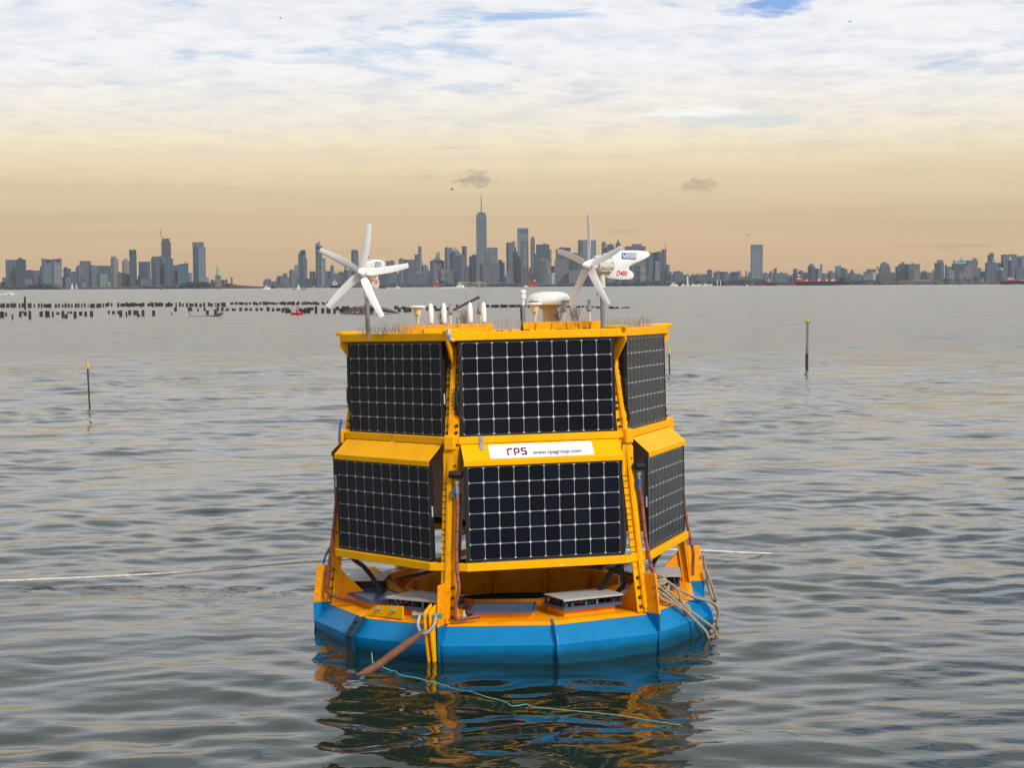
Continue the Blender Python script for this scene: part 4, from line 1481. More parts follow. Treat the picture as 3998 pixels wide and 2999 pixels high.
# ------------------------------------------------------------------ the far shore
CROP = {'A': (0, 900, .22604), 'B': (400, 850, .27125), 'C': (900, 850, .27125), 'D': (1400, 720, .31949), 'E': (2000, 820, .31646),
        'F': (2600, 900, .27125), 'G': (3000, 900, .27125), 'H': (3400, 900, .27034)}
DIST = {'A': 7300., 'B': 7400., 'C': 9200., 'D': 9300., 'E': 9300., 'F': 8600., 'G': 8600., 'H': 8200.}


def PX(c, x, y):
    x0, y0, s = CROP[c]
    return x0 + x * s, y0 + y * s


def W(c, x, y, D):
    return at_y(*PX(c, x, y), D)


def fac(name, col, win=0.5, sx=17.0, sz=13.0):
    """facade: base colour with rows of darker glazing, in metres"""
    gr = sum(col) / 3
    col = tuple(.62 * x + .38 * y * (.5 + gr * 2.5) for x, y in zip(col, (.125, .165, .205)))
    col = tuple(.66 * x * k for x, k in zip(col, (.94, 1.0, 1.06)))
    m = bpy.data.materials.new(name)
    m.use_nodes = True
    t = NT(m.node_tree)
    b = m.node_tree.nodes['Principled BSDF']
    b.inputs['Roughness'].default_value = 0.55
    c = t.n('ShaderNodeTexCoord')
    sp = t.n('ShaderNodeSeparateXYZ')
    t.l(c.outputs['Object'], sp.inputs[0])
    u = t.math('ADD', sp.outputs[0], t.math('MULTIPLY', sp.outputs[1], 1.0))
    fu = t.math('FRACT', t.math('DIVIDE', u, sx))
    fz = t.math('FRACT', t.math('DIVIDE', sp.outputs[2], sz))
    wu = t.math('GREATER_THAN', fu, 0.42)
    wz = t.math('GREATER_THAN', fz, 0.35)
    wm = t.math('MULTIPLY', t.math('MULTIPLY', wu, wz), win)
    nz = t.n('ShaderNodeTexNoise', i_Scale=0.025, i_Detail=3.0)
    t.l(c.outputs['Object'], nz.inputs['Vector'])
    oi = t.n('ShaderNodeObjectInfo')
    v = t.math('ADD', t.math('MULTIPLY', nz.outputs['Fac'], 0.5), t.math('MULTIPLY', oi.outputs['Random'], 0.4))
    base = t.ramp(v, [(0.15, tuple(x * .72 for x in col)), (0.75, tuple(min(1, x * 1.25) for x in col))])
    t.l(t.mix(wm, base, tuple(x * 0.25 for x in col)), b.inputs['Base Color'])
    return m


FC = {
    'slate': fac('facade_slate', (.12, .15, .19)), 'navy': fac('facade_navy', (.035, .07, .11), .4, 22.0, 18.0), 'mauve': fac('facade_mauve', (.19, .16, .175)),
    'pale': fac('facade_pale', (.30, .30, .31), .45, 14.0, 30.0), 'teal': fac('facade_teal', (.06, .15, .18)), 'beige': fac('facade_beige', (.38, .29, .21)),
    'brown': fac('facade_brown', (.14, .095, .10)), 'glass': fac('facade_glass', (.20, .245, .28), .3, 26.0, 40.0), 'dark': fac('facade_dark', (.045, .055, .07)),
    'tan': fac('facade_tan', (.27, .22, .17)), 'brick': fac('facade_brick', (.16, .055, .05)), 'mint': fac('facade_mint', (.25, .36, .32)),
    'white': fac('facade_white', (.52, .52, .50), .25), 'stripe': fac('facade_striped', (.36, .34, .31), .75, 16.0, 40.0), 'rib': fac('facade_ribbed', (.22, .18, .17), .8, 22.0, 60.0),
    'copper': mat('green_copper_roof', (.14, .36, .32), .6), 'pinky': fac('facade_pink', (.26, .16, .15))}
NAMES = {}


def block(mb, c, x0, x1, y, D, dep, base=0.0, x0t=None, x1t=None, wedge=None):
    """one storey block between two picture columns, its top at picture row y; straight or tapered"""
    a, b = W(c, x0, y, D), W(c, x1, y, D)
    at, bt = (W(c, x0t, y, D), W(c, x1t, y, D)) if x0t is not None else (a, b)
    z = (a[2] + b[2]) / 2
    sh = ((b[0] - a[0]) - (bt[0] - at[0])) * .5
    if wedge and x0t is None:       # a corner of the block towards the viewer: two faces show
        u, sl = wedge
        xm = a[0] + (b[0] - a[0]) * u
        l0, l1 = min(dep * .8, (xm - a[0]) * sl), min(dep * .8, (b[0] - xm) / max(.25, sl) * .6)
        vs = []
        for zz in (base, z):
            vs += [(xm, D, zz), (b[0], D + l1, zz), (b[0], D + dep, zz), (a[0], D + dep, zz), (a[0], D + l0, zz)]
        mb.add(vs, [(4, 3, 2, 1, 0), (5, 6, 7, 8, 9)] + [(i, (i + 1) % 5, 5 + (i + 1) % 5, 5 + i) for i in range(5)])
        return z
    mb.hexa([(a[0], D, base), (b[0], D, base), (b[0], D + dep, base), (a[0], D + dep, base),
             (at[0], D + sh, z), (bt[0], D + sh, z), (bt[0], D + dep - sh, z), (at[0], D + dep - sh, z)])
    return z


LAYER_OFF = {0: 0, 1: 350, 2: 800, 3: 1500}


def bld(c, x0, x1, y, layer, col, label, extra=(), taper=None, name='building'):
    D = DIST[c] + LAYER_OFF[layer] + random.uniform(0, 120)
    a, b = W(c, x0, y, D), W(c, x1, y, D)
    wd = b[0] - a[0]
    dep = max(18, min(70, wd * random.uniform(.6, 1.0)))
    cx = (a[0] + b[0]) / 2
    root = empty(name, (cx, D, 0))
    tag(root, label, 'building')
    inv = Matrix.Translation((-cx, -D, 0))

    def put(mb, nm, m):
        return child(nm, mb.mesh(nm, m, M=inv), root)
    mb = MB()
    wg = (random.uniform(.25, .75), random.uniform(.4, 1.3)) if random.random() < .6 and not any(e[0] in ('band', 'slots') for e in extra) else None
    z = block(mb, c, x0, x1, y, D, dep, 0.0, *(taper or (None, None)), wedge=wg)
    put(mb, 'tower_body', FC[col])
    plain = True
    for e in extra:
        k = e[0]
        plain = False
        mb = MB()
        if k == 'box':                                  # ('box', x0, x1, y, colour): stepped upper block
            block(mb, c, e[1], e[2], e[3], D + dep * .15, dep * .7, z - 1.0 if e[3] < y else 0)
            put(mb, 'upper_block', FC[e[4] if len(e) > 4 else col])
        elif k == 'house':
            block(mb, c, e[1], e[2], e[3], D + dep * .25, dep * .5, z - 1.0)
            put(mb, 'roof_house', FC[e[4] if len(e) > 4 else col])
        elif k == 'front':                              # a lower block in front, part of the same building
            block(mb, c, e[1], e[2], e[3], D - dep * .4, dep * .38)
            put(mb, 'lower_block', FC[e[4] if len(e) > 4 else col])
        elif k == 'mast':                               # ('mast', x, ytop, radius)
            p = W(c, e[1], e[2], D + dep / 2)
            mb.lathe([(e[3], z - 2), (e[3] * .8, z + (p[2] - z) * .5), (e[3] * .35, p[2])], 6, Matrix.Translation((p[0], D + dep / 2, 0)))
            put(mb, 'mast', FC['dark'])
        elif k == 'pyr':                                # ('pyr', x0, x1, ytop, colour[, ybase])
            zb = z if len(e) < 6 else W(c, x0, e[5], D)[2]
            p, q = W(c, e[1], e[3], D), W(c, e[2], e[3], D)
            m_ = (p[0] + q[0]) / 2
            mb.add([(p[0], D, zb), (q[0], D, zb), (q[0], D + dep, zb), (p[0], D + dep, zb), (m_ - .8, D + dep / 2, p[2]), (m_ + .8, D + dep / 2, p[2])],
                   [(0, 3, 2, 1), (0, 1, 5, 4), (1, 2, 5), (2, 3, 4, 5), (3, 0, 4)])
            put(mb, 'pyramid_roof', FC[e[4]])
        elif k == 'dome':                               # ('dome', x0, x1, ytop, colour)
            p, q = W(c, e[1], e[3], D), W(c, e[2], e[3], D)
            r = (q[0] - p[0]) / 2
            hh = p[2] - z
            mb.lathe([(r, z - .5)] + [(r * math.cos(a), z + hh * math.sin(a)) for a in np.linspace(.05, 1.45, 6)], 14, Matrix.Translation(((p[0] + q[0]) / 2, D + dep / 2, 0)))
            put(mb, 'dome', FC[e[4]])
        elif k == 'slant':                              # ('slant', x0, x1, y_at_x0, y_at_x1, colour)
            p, q = W(c, e[1], e[3], D), W(c, e[2], e[4], D)
            mb.hexa([(p[0], D, z - 1), (q[0], D, z - 1), (q[0], D + dep, z - 1), (p[0], D + dep, z - 1), (p[0], D, p[2]), (q[0], D, q[2]), (q[0], D + dep, q[2]), (p[0], D + dep, p[2])])
            put(mb, 'slanted_crown', FC[e[5]])
        elif k == 'ledge':                              # projecting observation deck
            p, q = W(c, e[1], e[3], D), W(c, e[2], e[4], D)
            mb.box(p[0], q[0], D - 12, D + dep * .6, q[2], p[2])
            put(mb, 'observation_deck', FC['slate'])
        elif k == 'slots':                              # row of dark openings in a crown
            n = e[5]
            for i in range(n):
                u0, u1 = e[1] + (e[2] - e[1]) * (i + .22) / n, e[1] + (e[2] - e[1]) * (i + .78) / n
                p, q = W(c, u0, e[3], D), W(c, u1, e[4], D)
                mb = MB().box(p[0], q[0], D - 1.2, D - .1, q[2], p[2])
                put(mb, 'crown_opening', FC['dark'])
        elif k == 'crane':                              # ('crane', xbase, ybase, xtip, ytip)
            p, q = W(c, e[1], e[2], D + dep * .3), W(c, e[3], e[4], D + dep * .3)
            mb.bar((p[0], p[1], z - 2), (p[0], p[1], p[2]), 3.0, 3.0, up=(1, 0, 0))
            mb.bar(p, q, 2.2, 2.2)
            put(mb, 'crane', FC['brown'])
        elif k == 'band':                               # ('band', x0, x1, y0, y1, colour) proud strip on the face
            p, q = W(c, e[1], e[3], D), W(c, e[2], e[4], D)
            mb.box(p[0], q[0], D - 1.5, D - .2, q[2], p[2])
            put(mb, 'facade_band', FC[e[5]])
    if plain and wd > 30 and random.random() < .75:
        u = random.uniform(.15, .5)
        v = u + random.uniform(.2, .4)
        mb = MB()
        block(mb, c, x0 + (x1 - x0) * u, x0 + (x1 - x0) * v, y - random.uniform(4, 11), D + dep * .3, dep * .4, z - 1.0)
        put(mb, 'roof_house', FC[col])
    return root


B_ = bld
# --- left: towers across the bay
B_('A', 92, 258, 505, 0, 'slate', 'slate grey slab tower with a pale seam, at the far left of the skyline', [('band', 188, 194, 520, 920, 'pale')])
B_('A', 275, 412, 500, 0, 'navy', 'dark blue slab tower with a square rooftop box beside the far-left slate tower', [('house', 312, 368, 472)])
B_('A', 415, 645, 690, 1, 'mauve', 'broad low mauve block between the dark blue slab and the pale twin towers')
B_('A', 680, 716, 620, 2, 'navy', 'sliver of dark tower just behind the left pale twin')
B_('A', 710, 865, 503, 0, 'glass', 'left one of the two pale twin towers with curved tops', [('slant', 710, 865, 478, 500, 'pale')])
B_('A', 874, 1034, 500, 0, 'pale', 'right one of the two pale twin towers with curved tops', [('slant', 874, 1034, 500, 476, 'pale')])
B_('A', 1068, 1192, 657, 1, 'navy', 'squat dark blue block with a small rooftop box, right of the pale twins', [('house', 1105, 1150, 632)])
B_('A', 1188, 1300, 705, 1, 'slate', 'low slate block right of the squat dark blue block')
B_('A', 1290, 1425, 625, 1, 'mauve', 'mauve block forming the left shoulder of a stepped pile of buildings')
B_('A', 1335, 1550, 600, 2, 'mauve', 'stepped mauve high-rise with a flat wide crown', [('box', 1372, 1548, 525)])
B_('A', 1520, 1668, 605, 1, 'slate', 'slate block against the right side of the stepped mauve high-rise')
B_('A', 1668, 1900, 608, 2, 'teal', 'wide flat teal glass block behind the lone beige tower')
B_('A', 1895, 2016, 478, 1, 'beige', 'beige apartment tower with a notched crown, left one of a similar pair', [('house', 1915, 1992, 444)])
B_('B', 274, 374, 622, 1, 'beige', 'beige apartment tower with a notched crown, right one of a similar pair', [('house', 298, 350, 590)])
B_('A', 1650, 1835, 745, 0, 'mint', 'pale green low block with a flat roof standing in front of the teal glass block')
B_('A', 1610, 1860, 885, 0, 'white', 'long low whitish sheds on the shore below the pale green block')
B_('A', 425, 560, 838, 0, 'pale', 'small pale block at the foot of the dark blue slab tower')
B_('A', 560, 680, 800, 0, 'slate', 'low slate block left of the pale twin towers')
B_('A', 1060, 1215, 800, 0, 'slate', 'low bluish block at the foot of the squat dark blue block')
B_('A', 1340, 1480, 895, 0, 'pale', 'pale low shed on the shore beside two white sails')
B_('B', 386, 472, 535, 0, 'teal', 'slender dark teal tower with a wider box-like top', [('box', 383, 473, 460, 'navy'), ('band', 388, 470, 690, 740, 'navy')])
B_('B', 518, 670, 630, 1, 'teal', 'square teal tower with a dark recessed panel', [('band', 545, 640, 690, 830, 'navy')])
B_('B', 690, 850, 590, 0, 'slate', 'broad grey blue tower left of the brown unfinished tower', [('box', 708, 850, 556)])
B_('B', 845, 962, 345, 1, 'brown', 'tall unfinished brown tower with a crane on its roof', [('box', 866, 950, 300, 'brown'), ('crane', 856, 290, 826, 160), ('mast', 932, 278, 1.2)])
B_('B', 820, 896, 548, 0, 'mauve', 'narrow mauve tower in front of the unfinished brown tower')
B_('B', 893, 998, 588, 0, 'teal', 'dark teal tower right of the narrow mauve tower')
B_('B', 1015, 1095, 682, 1, 'teal', 'small teal block left of the slanted-top block')
B_('B', 1080, 1212, 676, 0, 'teal', 'teal block with a slanted roof and a corner mast', [('slant', 1080, 1212, 674, 652, 'teal'), ('mast', 1193, 615, 1.0)])
B_('B', 1280, 1462, 420, 0, 'glass', 'broad tall grey glass tower with tapering shoulders near the green statue', [('box', 1292, 1442, 350)])
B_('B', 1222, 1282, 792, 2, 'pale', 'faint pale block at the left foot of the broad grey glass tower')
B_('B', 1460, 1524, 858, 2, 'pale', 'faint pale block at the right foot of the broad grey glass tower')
B_('B', 200, 310, 790, 0, 'mauve', 'low mauve block at the foot of the right beige tower')
B_('B', 300, 412, 818, 0, 'brown', 'low brown block left of the slender teal tower')
B_('B', 435, 690, 885, 0, 'slate', 'long low grey block at the foot of the square teal tower')
B_('B', 500, 600, 830, 1, 'dark', 'small dark block below the square teal tower')
B_('B', 1030, 1100, 760, 0, 'mauve', 'low mauve block in front of the slanted-top block')
# --- midtown group
B_('C', 648, 842, 858, 1, 'slate', 'low stepped slate block at the left end of the island skyline', [('box', 675, 740, 838), ('box', 752, 808, 802)])
B_('C', 838, 925, 760, 1, 'slate', 'mid-height slate block left of the stepped pair of towers', [('house', 860, 905, 745)])
B_('C', 920, 968, 680, 2, 'glass', 'narrow pale grey tower leaning on the stepped tower')
B_('C', 965, 1076, 522, 1, 'slate', 'stepped slate tower with two roof notches', [('box', 988, 1075, 480), ('box', 1015, 1072, 462)])
B_('C', 1074, 1099, 592, 2, 'slate', 'slim slate tower on the right of the stepped slate tower', [('house', 1078, 1090, 575)])
B_('C', 1218, 1302, 420, 1, 'slate', 'tall tower with a slanted top and a projecting deck near its summit', [('slant', 1218, 1282, 378, 338, 'glass'), ('ledge', 1234, 1322, 402, 418), ('box', 1240, 1316, 470)])
B_('C', 1264, 1356, 580, 0, 'glass', 'pale glass slab in front of the tall slanted-top tower')
B_('C', 1132, 1216, 772, 1, 'slate', 'low grey block left of the slanted-top tower')
B_('C', 1345, 1432, 768, 1, 'slate', 'low grey block right of the pale glass slab')
B_('C', 1434, 1484, 700, 1, 'slate', 'slim grey tower with a narrow cap, right of the pale slab', [('house', 1445, 1475, 682)])
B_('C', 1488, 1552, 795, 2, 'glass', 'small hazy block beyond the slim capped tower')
B_('C', 1552, 1622, 782, 1, 'slate', 'small grey gabled block behind the left turbine blade', [('pyr', 1560, 1600, 765, 'slate')])
B_('C', 1622, 1736, 752, 1, 'slate', 'mid-grey block under the left turbine blade', [('house', 1640, 1660, 620)])
B_('C', 1734, 1834, 488, 1, 'slate', 'dark ribbed tower with a crowned top between the left turbine blades', [('box', 1738, 1824, 462), ('mast', 1770, 428, 1.6)])
B_('C', 1296, 1402, 900, 0, 'tan', 'low pale yellow waterfront shed below the tall slanted-top tower')
B_('C', 468, 652, 915, 2, 'slate', 'low grey block at the island\'s far left end')
B_('C', 1080, 1240, 880, 0, 'slate', 'low wide block on the waterfront left of the yellow shed')
B_('C', 1380, 1560, 870, 0, 'slate', 'low wide block on the waterfront right of the yellow shed')
# --- downtown left
B_('D', 335, 450, 935, 2, 'slate', 'grey block with a sloping right edge just above the left turbine blade tip', taper=(335, 432))
B_('D', 490, 548, 910, 2, 'glass', 'pale narrow block left of a broad grey block beyond the left turbine', [('house', 505, 535, 898)])
B_('D', 545, 682, 916, 1, 'slate', 'broad grey block beyond the left turbine blade')
B_('D', 683, 728, 856, 2, 'glass', 'pale block at the left of the slim pinkish tower')
B_('D', 725, 768, 768, 2, 'pinky', 'slim pinkish tower with a rounded ring top', [('house', 728, 764, 754), ('mast', 730, 705, .8)])
B_('D', 690, 784, 945, 1, 'pale', 'low pale block at the foot of the slim pinkish tower')
B_('D', 765, 842, 990, 1, 'slate', 'grey block right of the slim pinkish tower')
B_('D', 600, 850, 1080, 0, 'slate', 'long low block with a green roof on the waterfront beyond the left turbine', [('band', 690, 785, 1072, 1086, 'mint')])
B_('D', 235, 470, 1075, 0, 'slate', 'long low waterfront block directly behind the left turbine hub')
B_('D', 870, 1042, 930, 1, 'mauve', 'broad mauve building with a sloped dark roof and two thin towers behind it', [('pyr', 890, 1020, 880, 'slate'), ('box', 945, 966, 838, 'pale'), ('box', 974, 988, 825, 'pale')])
B_('D', 968, 1082, 1035, 0, 'stripe', 'pale vertically striped block above the orange ferry')
B_('D', 1050, 1146, 772, 1, 'glass', 'tall square glass tower left of a pyramid-roofed one')
B_('D', 1140, 1230, 815, 1, 'glass', 'glass tower with a pyramid roof', [('pyr', 1140, 1220, 762, 'mint')])
B_('D', 1172, 1262, 860, 1, 'glass', 'glass tower with a rounded shoulder right of the pyramid roof', [('dome', 1176, 1258, 826, 'glass')])
B_('D', 1180, 1292, 868, 0, 'slate', 'dark slate block in front of the rounded-shoulder tower')
B_('D', 1262, 1320, 765, 1, 'navy', 'dark blue tower flaring slightly at its top', [('box', 1258, 1324, 754, 'navy')])
B_('D', 1350, 1475, 882, 1, 'glass', 'glass tower with a shallow copper-green dome left of the tallest tower', [('dome', 1370, 1460, 852, 'mint')])
B_('D', 1434, 1566, 362, 1, 'glass', 'tallest tower of the skyline, glass, with a long spire', [('house', 1455, 1543, 338, 'slate'), ('mast', 1498, 115, 3.0), ('band', 1438, 1562, 450, 500, 'slate')], taper=(1436, 1561))
B_('D', 1572, 1698, 770, 1, 'glass', 'square glass tower right of the tallest tower', [('band', 1572, 1590, 775, 1000, 'navy')])
B_('D', 1512, 1572, 942, 0, 'mauve', 'narrow stone tower at the foot of the tallest tower', [('house', 1520, 1556, 930)])
B_('D', 1702, 1786, 950, 1, 'slate', 'grey block with a jagged dark roof right of the square glass tower', [('house', 1704, 1756, 922, 'dark')])
B_('D', 1592, 1722, 968, 0, 'mauve', 'mauve block in front of the square glass tower')
B_('D', 1380, 1512, 978, 0, 'mauve', 'broad mauve stone block left of the narrow stone tower')
B_('D', 1160, 1240, 1022, 0, 'stripe', 'pale striped block with a green top below the dark slate block')
B_('D', 1085, 1160, 1060, 0, 'mauve', 'low mauve block between the two striped blocks')
B_('D', 1244, 1390, 1000, 0, 'slate', 'grey block between the right striped block and the mauve stone block')
B_('D', 1804, 1880, 712, 1, 'teal', 'teal tower with a rounded cap left of the unfinished lattice tower', [('house', 1815, 1872, 706)])
B_('D', 1876, 1916, 692, 2, 'glass', 'pale hazy tower right of the teal tower')
B_('D', 1938, 2074, 532, 1, 'glass', 'tall glass tower whose flat crown shows a row of dark openings', [('slots', 1952, 2070, 548, 588, 8)])
B_('D', 1980, 2076, 702, 0, 'brown', 'brown unfinished lattice tower with a crane on it, in front of the tall glass tower', [('band', 2022, 2032, 730, 1010, 'white'), ('band', 2048, 2056, 730, 1010, 'white'), ('crane', 2000, 655, 2045, 612)])
B_('D', 2100, 2154, 668, 2, 'pinky', 'slim pinkish tower right of the tall glass tower', [('house', 2104, 2150, 642, 'pinky')])
B_('D', 1884, 1946, 822, 1, 'pale', 'pale narrow block below the hazy tower', [('house', 1905, 1925, 765, 'dark')])
B_('D', 1920, 1972, 880, 0, 'brick', 'small reddish tower at the foot of the unfinished lattice tower', [('house', 1930, 1950, 866)])
B_('D', 1888, 2024, 945, 0, 'dark', 'dark squat block at the foot of the unfinished lattice tower')
B_('D', 1975, 2150, 1092, 0, 'brick', 'low reddish brown block above the second orange ferry')
B_('D', 1800, 1890, 1040, 0, 'slate', 'low grey block at the foot of the teal tower')
# --- downtown right
B_('E', 294, 458, 422, 1, 'navy', 'big dark blue slab tower with a bumpy roof, near the middle of the skyline', [('house', 378, 412, 412, 'navy')])
B_('E', 268, 302, 540, 0, 'navy', 'narrow dark tower in front of the big dark blue slab')
B_('E', 454, 484, 482, 2, 'beige', 'narrow beige tower showing right of the big dark blue slab')
B_('E', 334, 478, 632, 0, 'tan', 'pale stepped stone building in front of the big dark blue slab', [('box', 350, 440, 608, 'tan'), ('house', 372, 398, 594, 'tan')])
B_('E', 478, 530, 690, 1, 'slate', 'low hazy block right of the stepped stone building')
B_('E', 368, 528, 772, 0, 'white', 'pale low building with a stepped front above the ferries')
B_('E', 575, 720, 462, 1, 'dark', 'dark slab tower behind the left blade of the right turbine', [('house', 590, 610, 455, 'dark')])
B_('E', 536, 600, 480, 2, 'slate', 'grey tower left of the dark slab behind the right turbine')
B_('E', 528, 694, 602, 0, 'mauve', 'broad mauve building below the right turbine\'s left blade')
B_('E', 700, 876, 540, 1, 'slate', 'grey block with a notched roof behind the right turbine\'s hub', [('house', 730, 800, 525)])
B_('E', 814, 1042, 368, 2, 'glass', 'broad grey glass tower directly behind the right turbine\'s upright blade', [('mast', 920, 335, 1.0)])
B_('E', 1104, 1162, 405, 1, 'beige', 'slim beige tower with a small crown right of the upright blade', [('house', 1115, 1155, 388, 'beige')])
B_('E', 1128, 1262, 468, 0, 'slate', 'grey tower with a dark mansard top', [('pyr', 1165, 1262, 408, 'navy'), ('box', 1172, 1252, 425, 'navy')])
B_('E', 1268, 1346, 460, 1, 'brown', 'stepped brown tower ending in a pointed spire', [('box', 1276, 1338, 410, 'brown'), ('pyr', 1286, 1326, 348, 'brown', 412)])
B_('E', 1398, 1646, 446, 1, 'rib', 'broad ribbed tower with a flat roof box beyond the turbine tail', [('house', 1480, 1598, 418, 'mauve'), ('band', 1400, 1644, 480, 505, 'dark')])
B_('E', 1528, 1652, 692, 0, 'stripe', 'pale striped lower block under the turbine tail')
B_('E', 1636, 1748, 526, 2, 'slate', 'grey tower showing just right of the turbine tail')
B_('E', 1742, 1862, 520, 1, 'navy', 'dark blue tower right of the turbine tail', [('house', 1780, 1830, 512, 'navy')])
B_('E', 1845, 1904, 486, 2, 'brown', 'narrow brown tower with a crane on top', [('crane', 1890, 460, 1878, 418), ('mast', 1896, 430, .8)])
B_('E', 1760, 1828, 632, 0, 'pale', 'pale tapered building in front of the dark blue tower', taper=(1770, 1815))
B_('E', 1900, 1946, 672, 1, 'slate', 'grey block at the right end of the tall group of towers')
B_('E', 1938, 1968, 762, 1, 'slate', 'small low block right of the tall group of towers')
B_('E', 1990, 2112, 762, 2, 'slate', 'low hazy mound of blocks right of the tall group', [('box', 2010, 2075, 752)])
B_('E', 860, 1010, 622, 1, 'slate', 'grey block behind the right turbine\'s nose')
B_('E', 1040, 1140, 660, 1, 'slate', 'grey block under the right turbine\'s nacelle')
B_('E', 700, 860, 740, 0, 'mauve', 'mauve low block between the lower turbine blades')
# --- right: the long low shore
B_('F', 112, 248, 625, 2, 'slate', 'rounded hazy block left of the white lighthouse', [('box', 118, 190, 590)])
B_('F', 366, 408, 640, 2, 'slate', 'small hazy block right of the white lighthouse', [('house', 370, 404, 626)])
B_('F', 442, 556, 650, 2, 'slate', 'low hazy block with two steps, left of a dark square block', [('box', 444, 484, 622), ('box', 515, 545, 628)])
B_('F', 596, 670, 572, 1, 'slate', 'dark square block on the low shore left of the lone pale tower', [('house', 602, 655, 562)])
B_('F', 690, 786, 596, 2, 'mauve', 'wide mauve block right of the dark square block', [('house', 725, 775, 582)])
B_('F', 784, 906, 592, 1, 'slate', 'wide hazy block with a step, midway to the lone pale tower')
B_('F', 938, 1088, 600, 2, 'glass', 'pale jumble of blocks left of a thin chimney', [('box', 965, 1030, 588), ('box', 1052, 1072, 575)])
B_('F', 1150, 1168, 576, 2, 'slate', 'thin water tower on a stalk left of the lone pale tower', name='water_tower')
B_('F', 1190, 1242, 600, 2, 'slate', 'low hazy block touching the left side of the lone pale tower')
B_('F', 1238, 1396, 206, 1, 'glass', 'lone pale grey tower standing alone above the low shore', [('house', 1240, 1390, 200), ('band', 1250, 1390, 215, 232, 'slate')])
B_('F', 1408, 1468, 612, 2, 'slate', 'small hazy block right of the lone pale tower', [('house', 1420, 1445, 600)])
B_('F', 1482, 1552, 610, 2, 'slate', 'stepped hazy block left of a narrow capped tower', [('box', 1500, 1532, 580)])
B_('F', 1556, 1598, 556, 1, 'slate', 'narrow capped tower above the red and blue ship', [('house', 1554, 1600, 546)])
B_('F', 1600, 1752, 612, 2, 'slate', 'long low block right of the narrow capped tower')
B_('G', 364, 424, 556, 2, 'slate', 'square hazy tower above the black barge\'s red deckhouse', [('house', 372, 418, 546)])
B_('G', 438, 508, 590, 2, 'slate', 'small hazy block left of the round-topped tower', [('box', 452, 496, 572)])
B_('G', 582, 678, 515, 1, 'teal', 'round-topped tower above the black barge', [('dome', 588, 668, 473, 'teal')])
B_('G', 676, 782, 545, 1, 'glass', 'pale block with a slim tower at its right end above the barge', [('box', 754, 776, 485)])
B_('G', 868, 962, 600, 2, 'slate', 'low hazy block above the black barge\'s bow', [('box', 885, 930, 580)])
B_('G', 970, 1050, 508, 1, 'glass', 'mid-height pale tower right of the black barge')
B_('G', 1046, 1096, 535, 1, 'navy', 'dark block leaning on the mid-height pale tower')
B_('G', 1092, 1144, 565, 2, 'teal', 'teal block with a rounded top right of the dark block', [('dome', 1096, 1140, 548, 'teal')])
B_('G', 1178, 1242, 600, 1, 'slate', 'small domed tower standing alone on the low shore', [('dome', 1186, 1236, 556, 'slate')])
B_('G', 1388, 1556, 592, 1, 'white', 'whitish industrial building with a dark upper storey', [('box', 1430, 1554, 556, 'brown')])
B_('G', 1616, 1766, 520, 0, 'slate', 'massive tapering grain elevator beside a slanting crane boom', [('box', 1632, 1738, 478, 'slate'), ('house', 1648, 1706, 456, 'slate')], taper=(1626, 1758))
B_('H', 140, 342, 632, 0, 'brick', 'dark red warehouse below the grain elevator')
B_('H', 365, 416, 518, 1, 'slate', 'small block at the left of two broad flat blocks')
B_('H', 414, 550, 482, 1, 'slate', 'left one of two broad flat-topped blocks on the right shore', [('house', 450, 486, 456)])
B_('H', 550, 710, 484, 1, 'mauve', 'right one of two broad flat-topped blocks on the right shore', [('house', 600, 625, 468)])
B_('H', 575, 712, 560, 0, 'tan', 'low tan block in front of the broad flat-topped blocks')
B_('H', 735, 832, 610, 1, 'brown', 'low dark jumble of roofs right of the broad blocks', [('box', 770, 802, 580, 'brown')])
B_('H', 830, 944, 610, 2, 'tan', 'low tan houses left of the stepped round-shouldered tower', [('box', 905, 935, 575, 'tan')])
B_('H', 942, 1074, 465, 1, 'slate', 'tower with narrower round-shouldered crown on the right shore', [('box', 974, 1046, 425, 'slate')])
B_('H', 1082, 1098, 495, 1, 'dark', 'thin chimney right of the round-shouldered tower', name='chimney')
B_('H', 1094, 1212, 518, 2, 'slate', 'long low block right of a thin chimney', [('mast', 1192, 385, 1.0)])
B_('H', 1200, 1378, 478, 1, 'dark', 'dark building with a green copper roof and pointed cupola', [('box', 1206, 1374, 432, 'copper'), ('pyr', 1298, 1356, 376, 'copper', 434)])
B_('H', 1130, 1206, 575, 0, 'mint', 'pale green low block below the copper-roofed building')
B_('H', 1282, 1366, 602, 0, 'beige', 'pale yellow block below the copper-roofed building')
B_('H', 1358, 1464, 520, 0, 'tan', 'tan block right of the pale yellow block', [('house', 1385, 1440, 508)])
B_('H', 1398, 1548, 428, 1, 'mauve', 'square mauve tower with a small rooftop lump', [('house', 1490, 1526, 396)])
B_('H', 1546, 1600, 540, 2, 'slate', 'low block right of the square mauve tower')
B_('H', 1596, 1690, 592, 1, 'brown', 'low brown houses right of the square mauve tower')
B_('H', 1510, 1682, 702, 0, 'beige', 'low yellowish pier building near the right edge')
B_('H', 1618, 1722, 602, 0, 'teal', 'low teal block near the right edge')
B_('H', 1704, 1788, 352, 1, 'mauve', 'slim mauve tower with a darker cap, near the right edge', [('house', 1720, 1778, 322, 'brown')])
B_('H', 1682, 1828, 462, 0, 'slate', 'broad slate building with a green dome in front of the slim mauve tower', [('dome', 1768, 1826, 398, 'copper')])
B_('H', 1828, 1902, 480, 1, 'slate', 'rounded slate block right of the green-domed building', [('dome', 1835, 1896, 462, 'slate')])
B_('H', 1922, 2112, 345, 1, 'slate', 'broad flat-topped slab at the right edge of the skyline')
B_('H', 1994, 2044, 425, 0, 'brown', 'clock-tower-like shaft with a green pointed cap in front of the broad slab', [('pyr', 1996, 2042, 376, 'copper')])
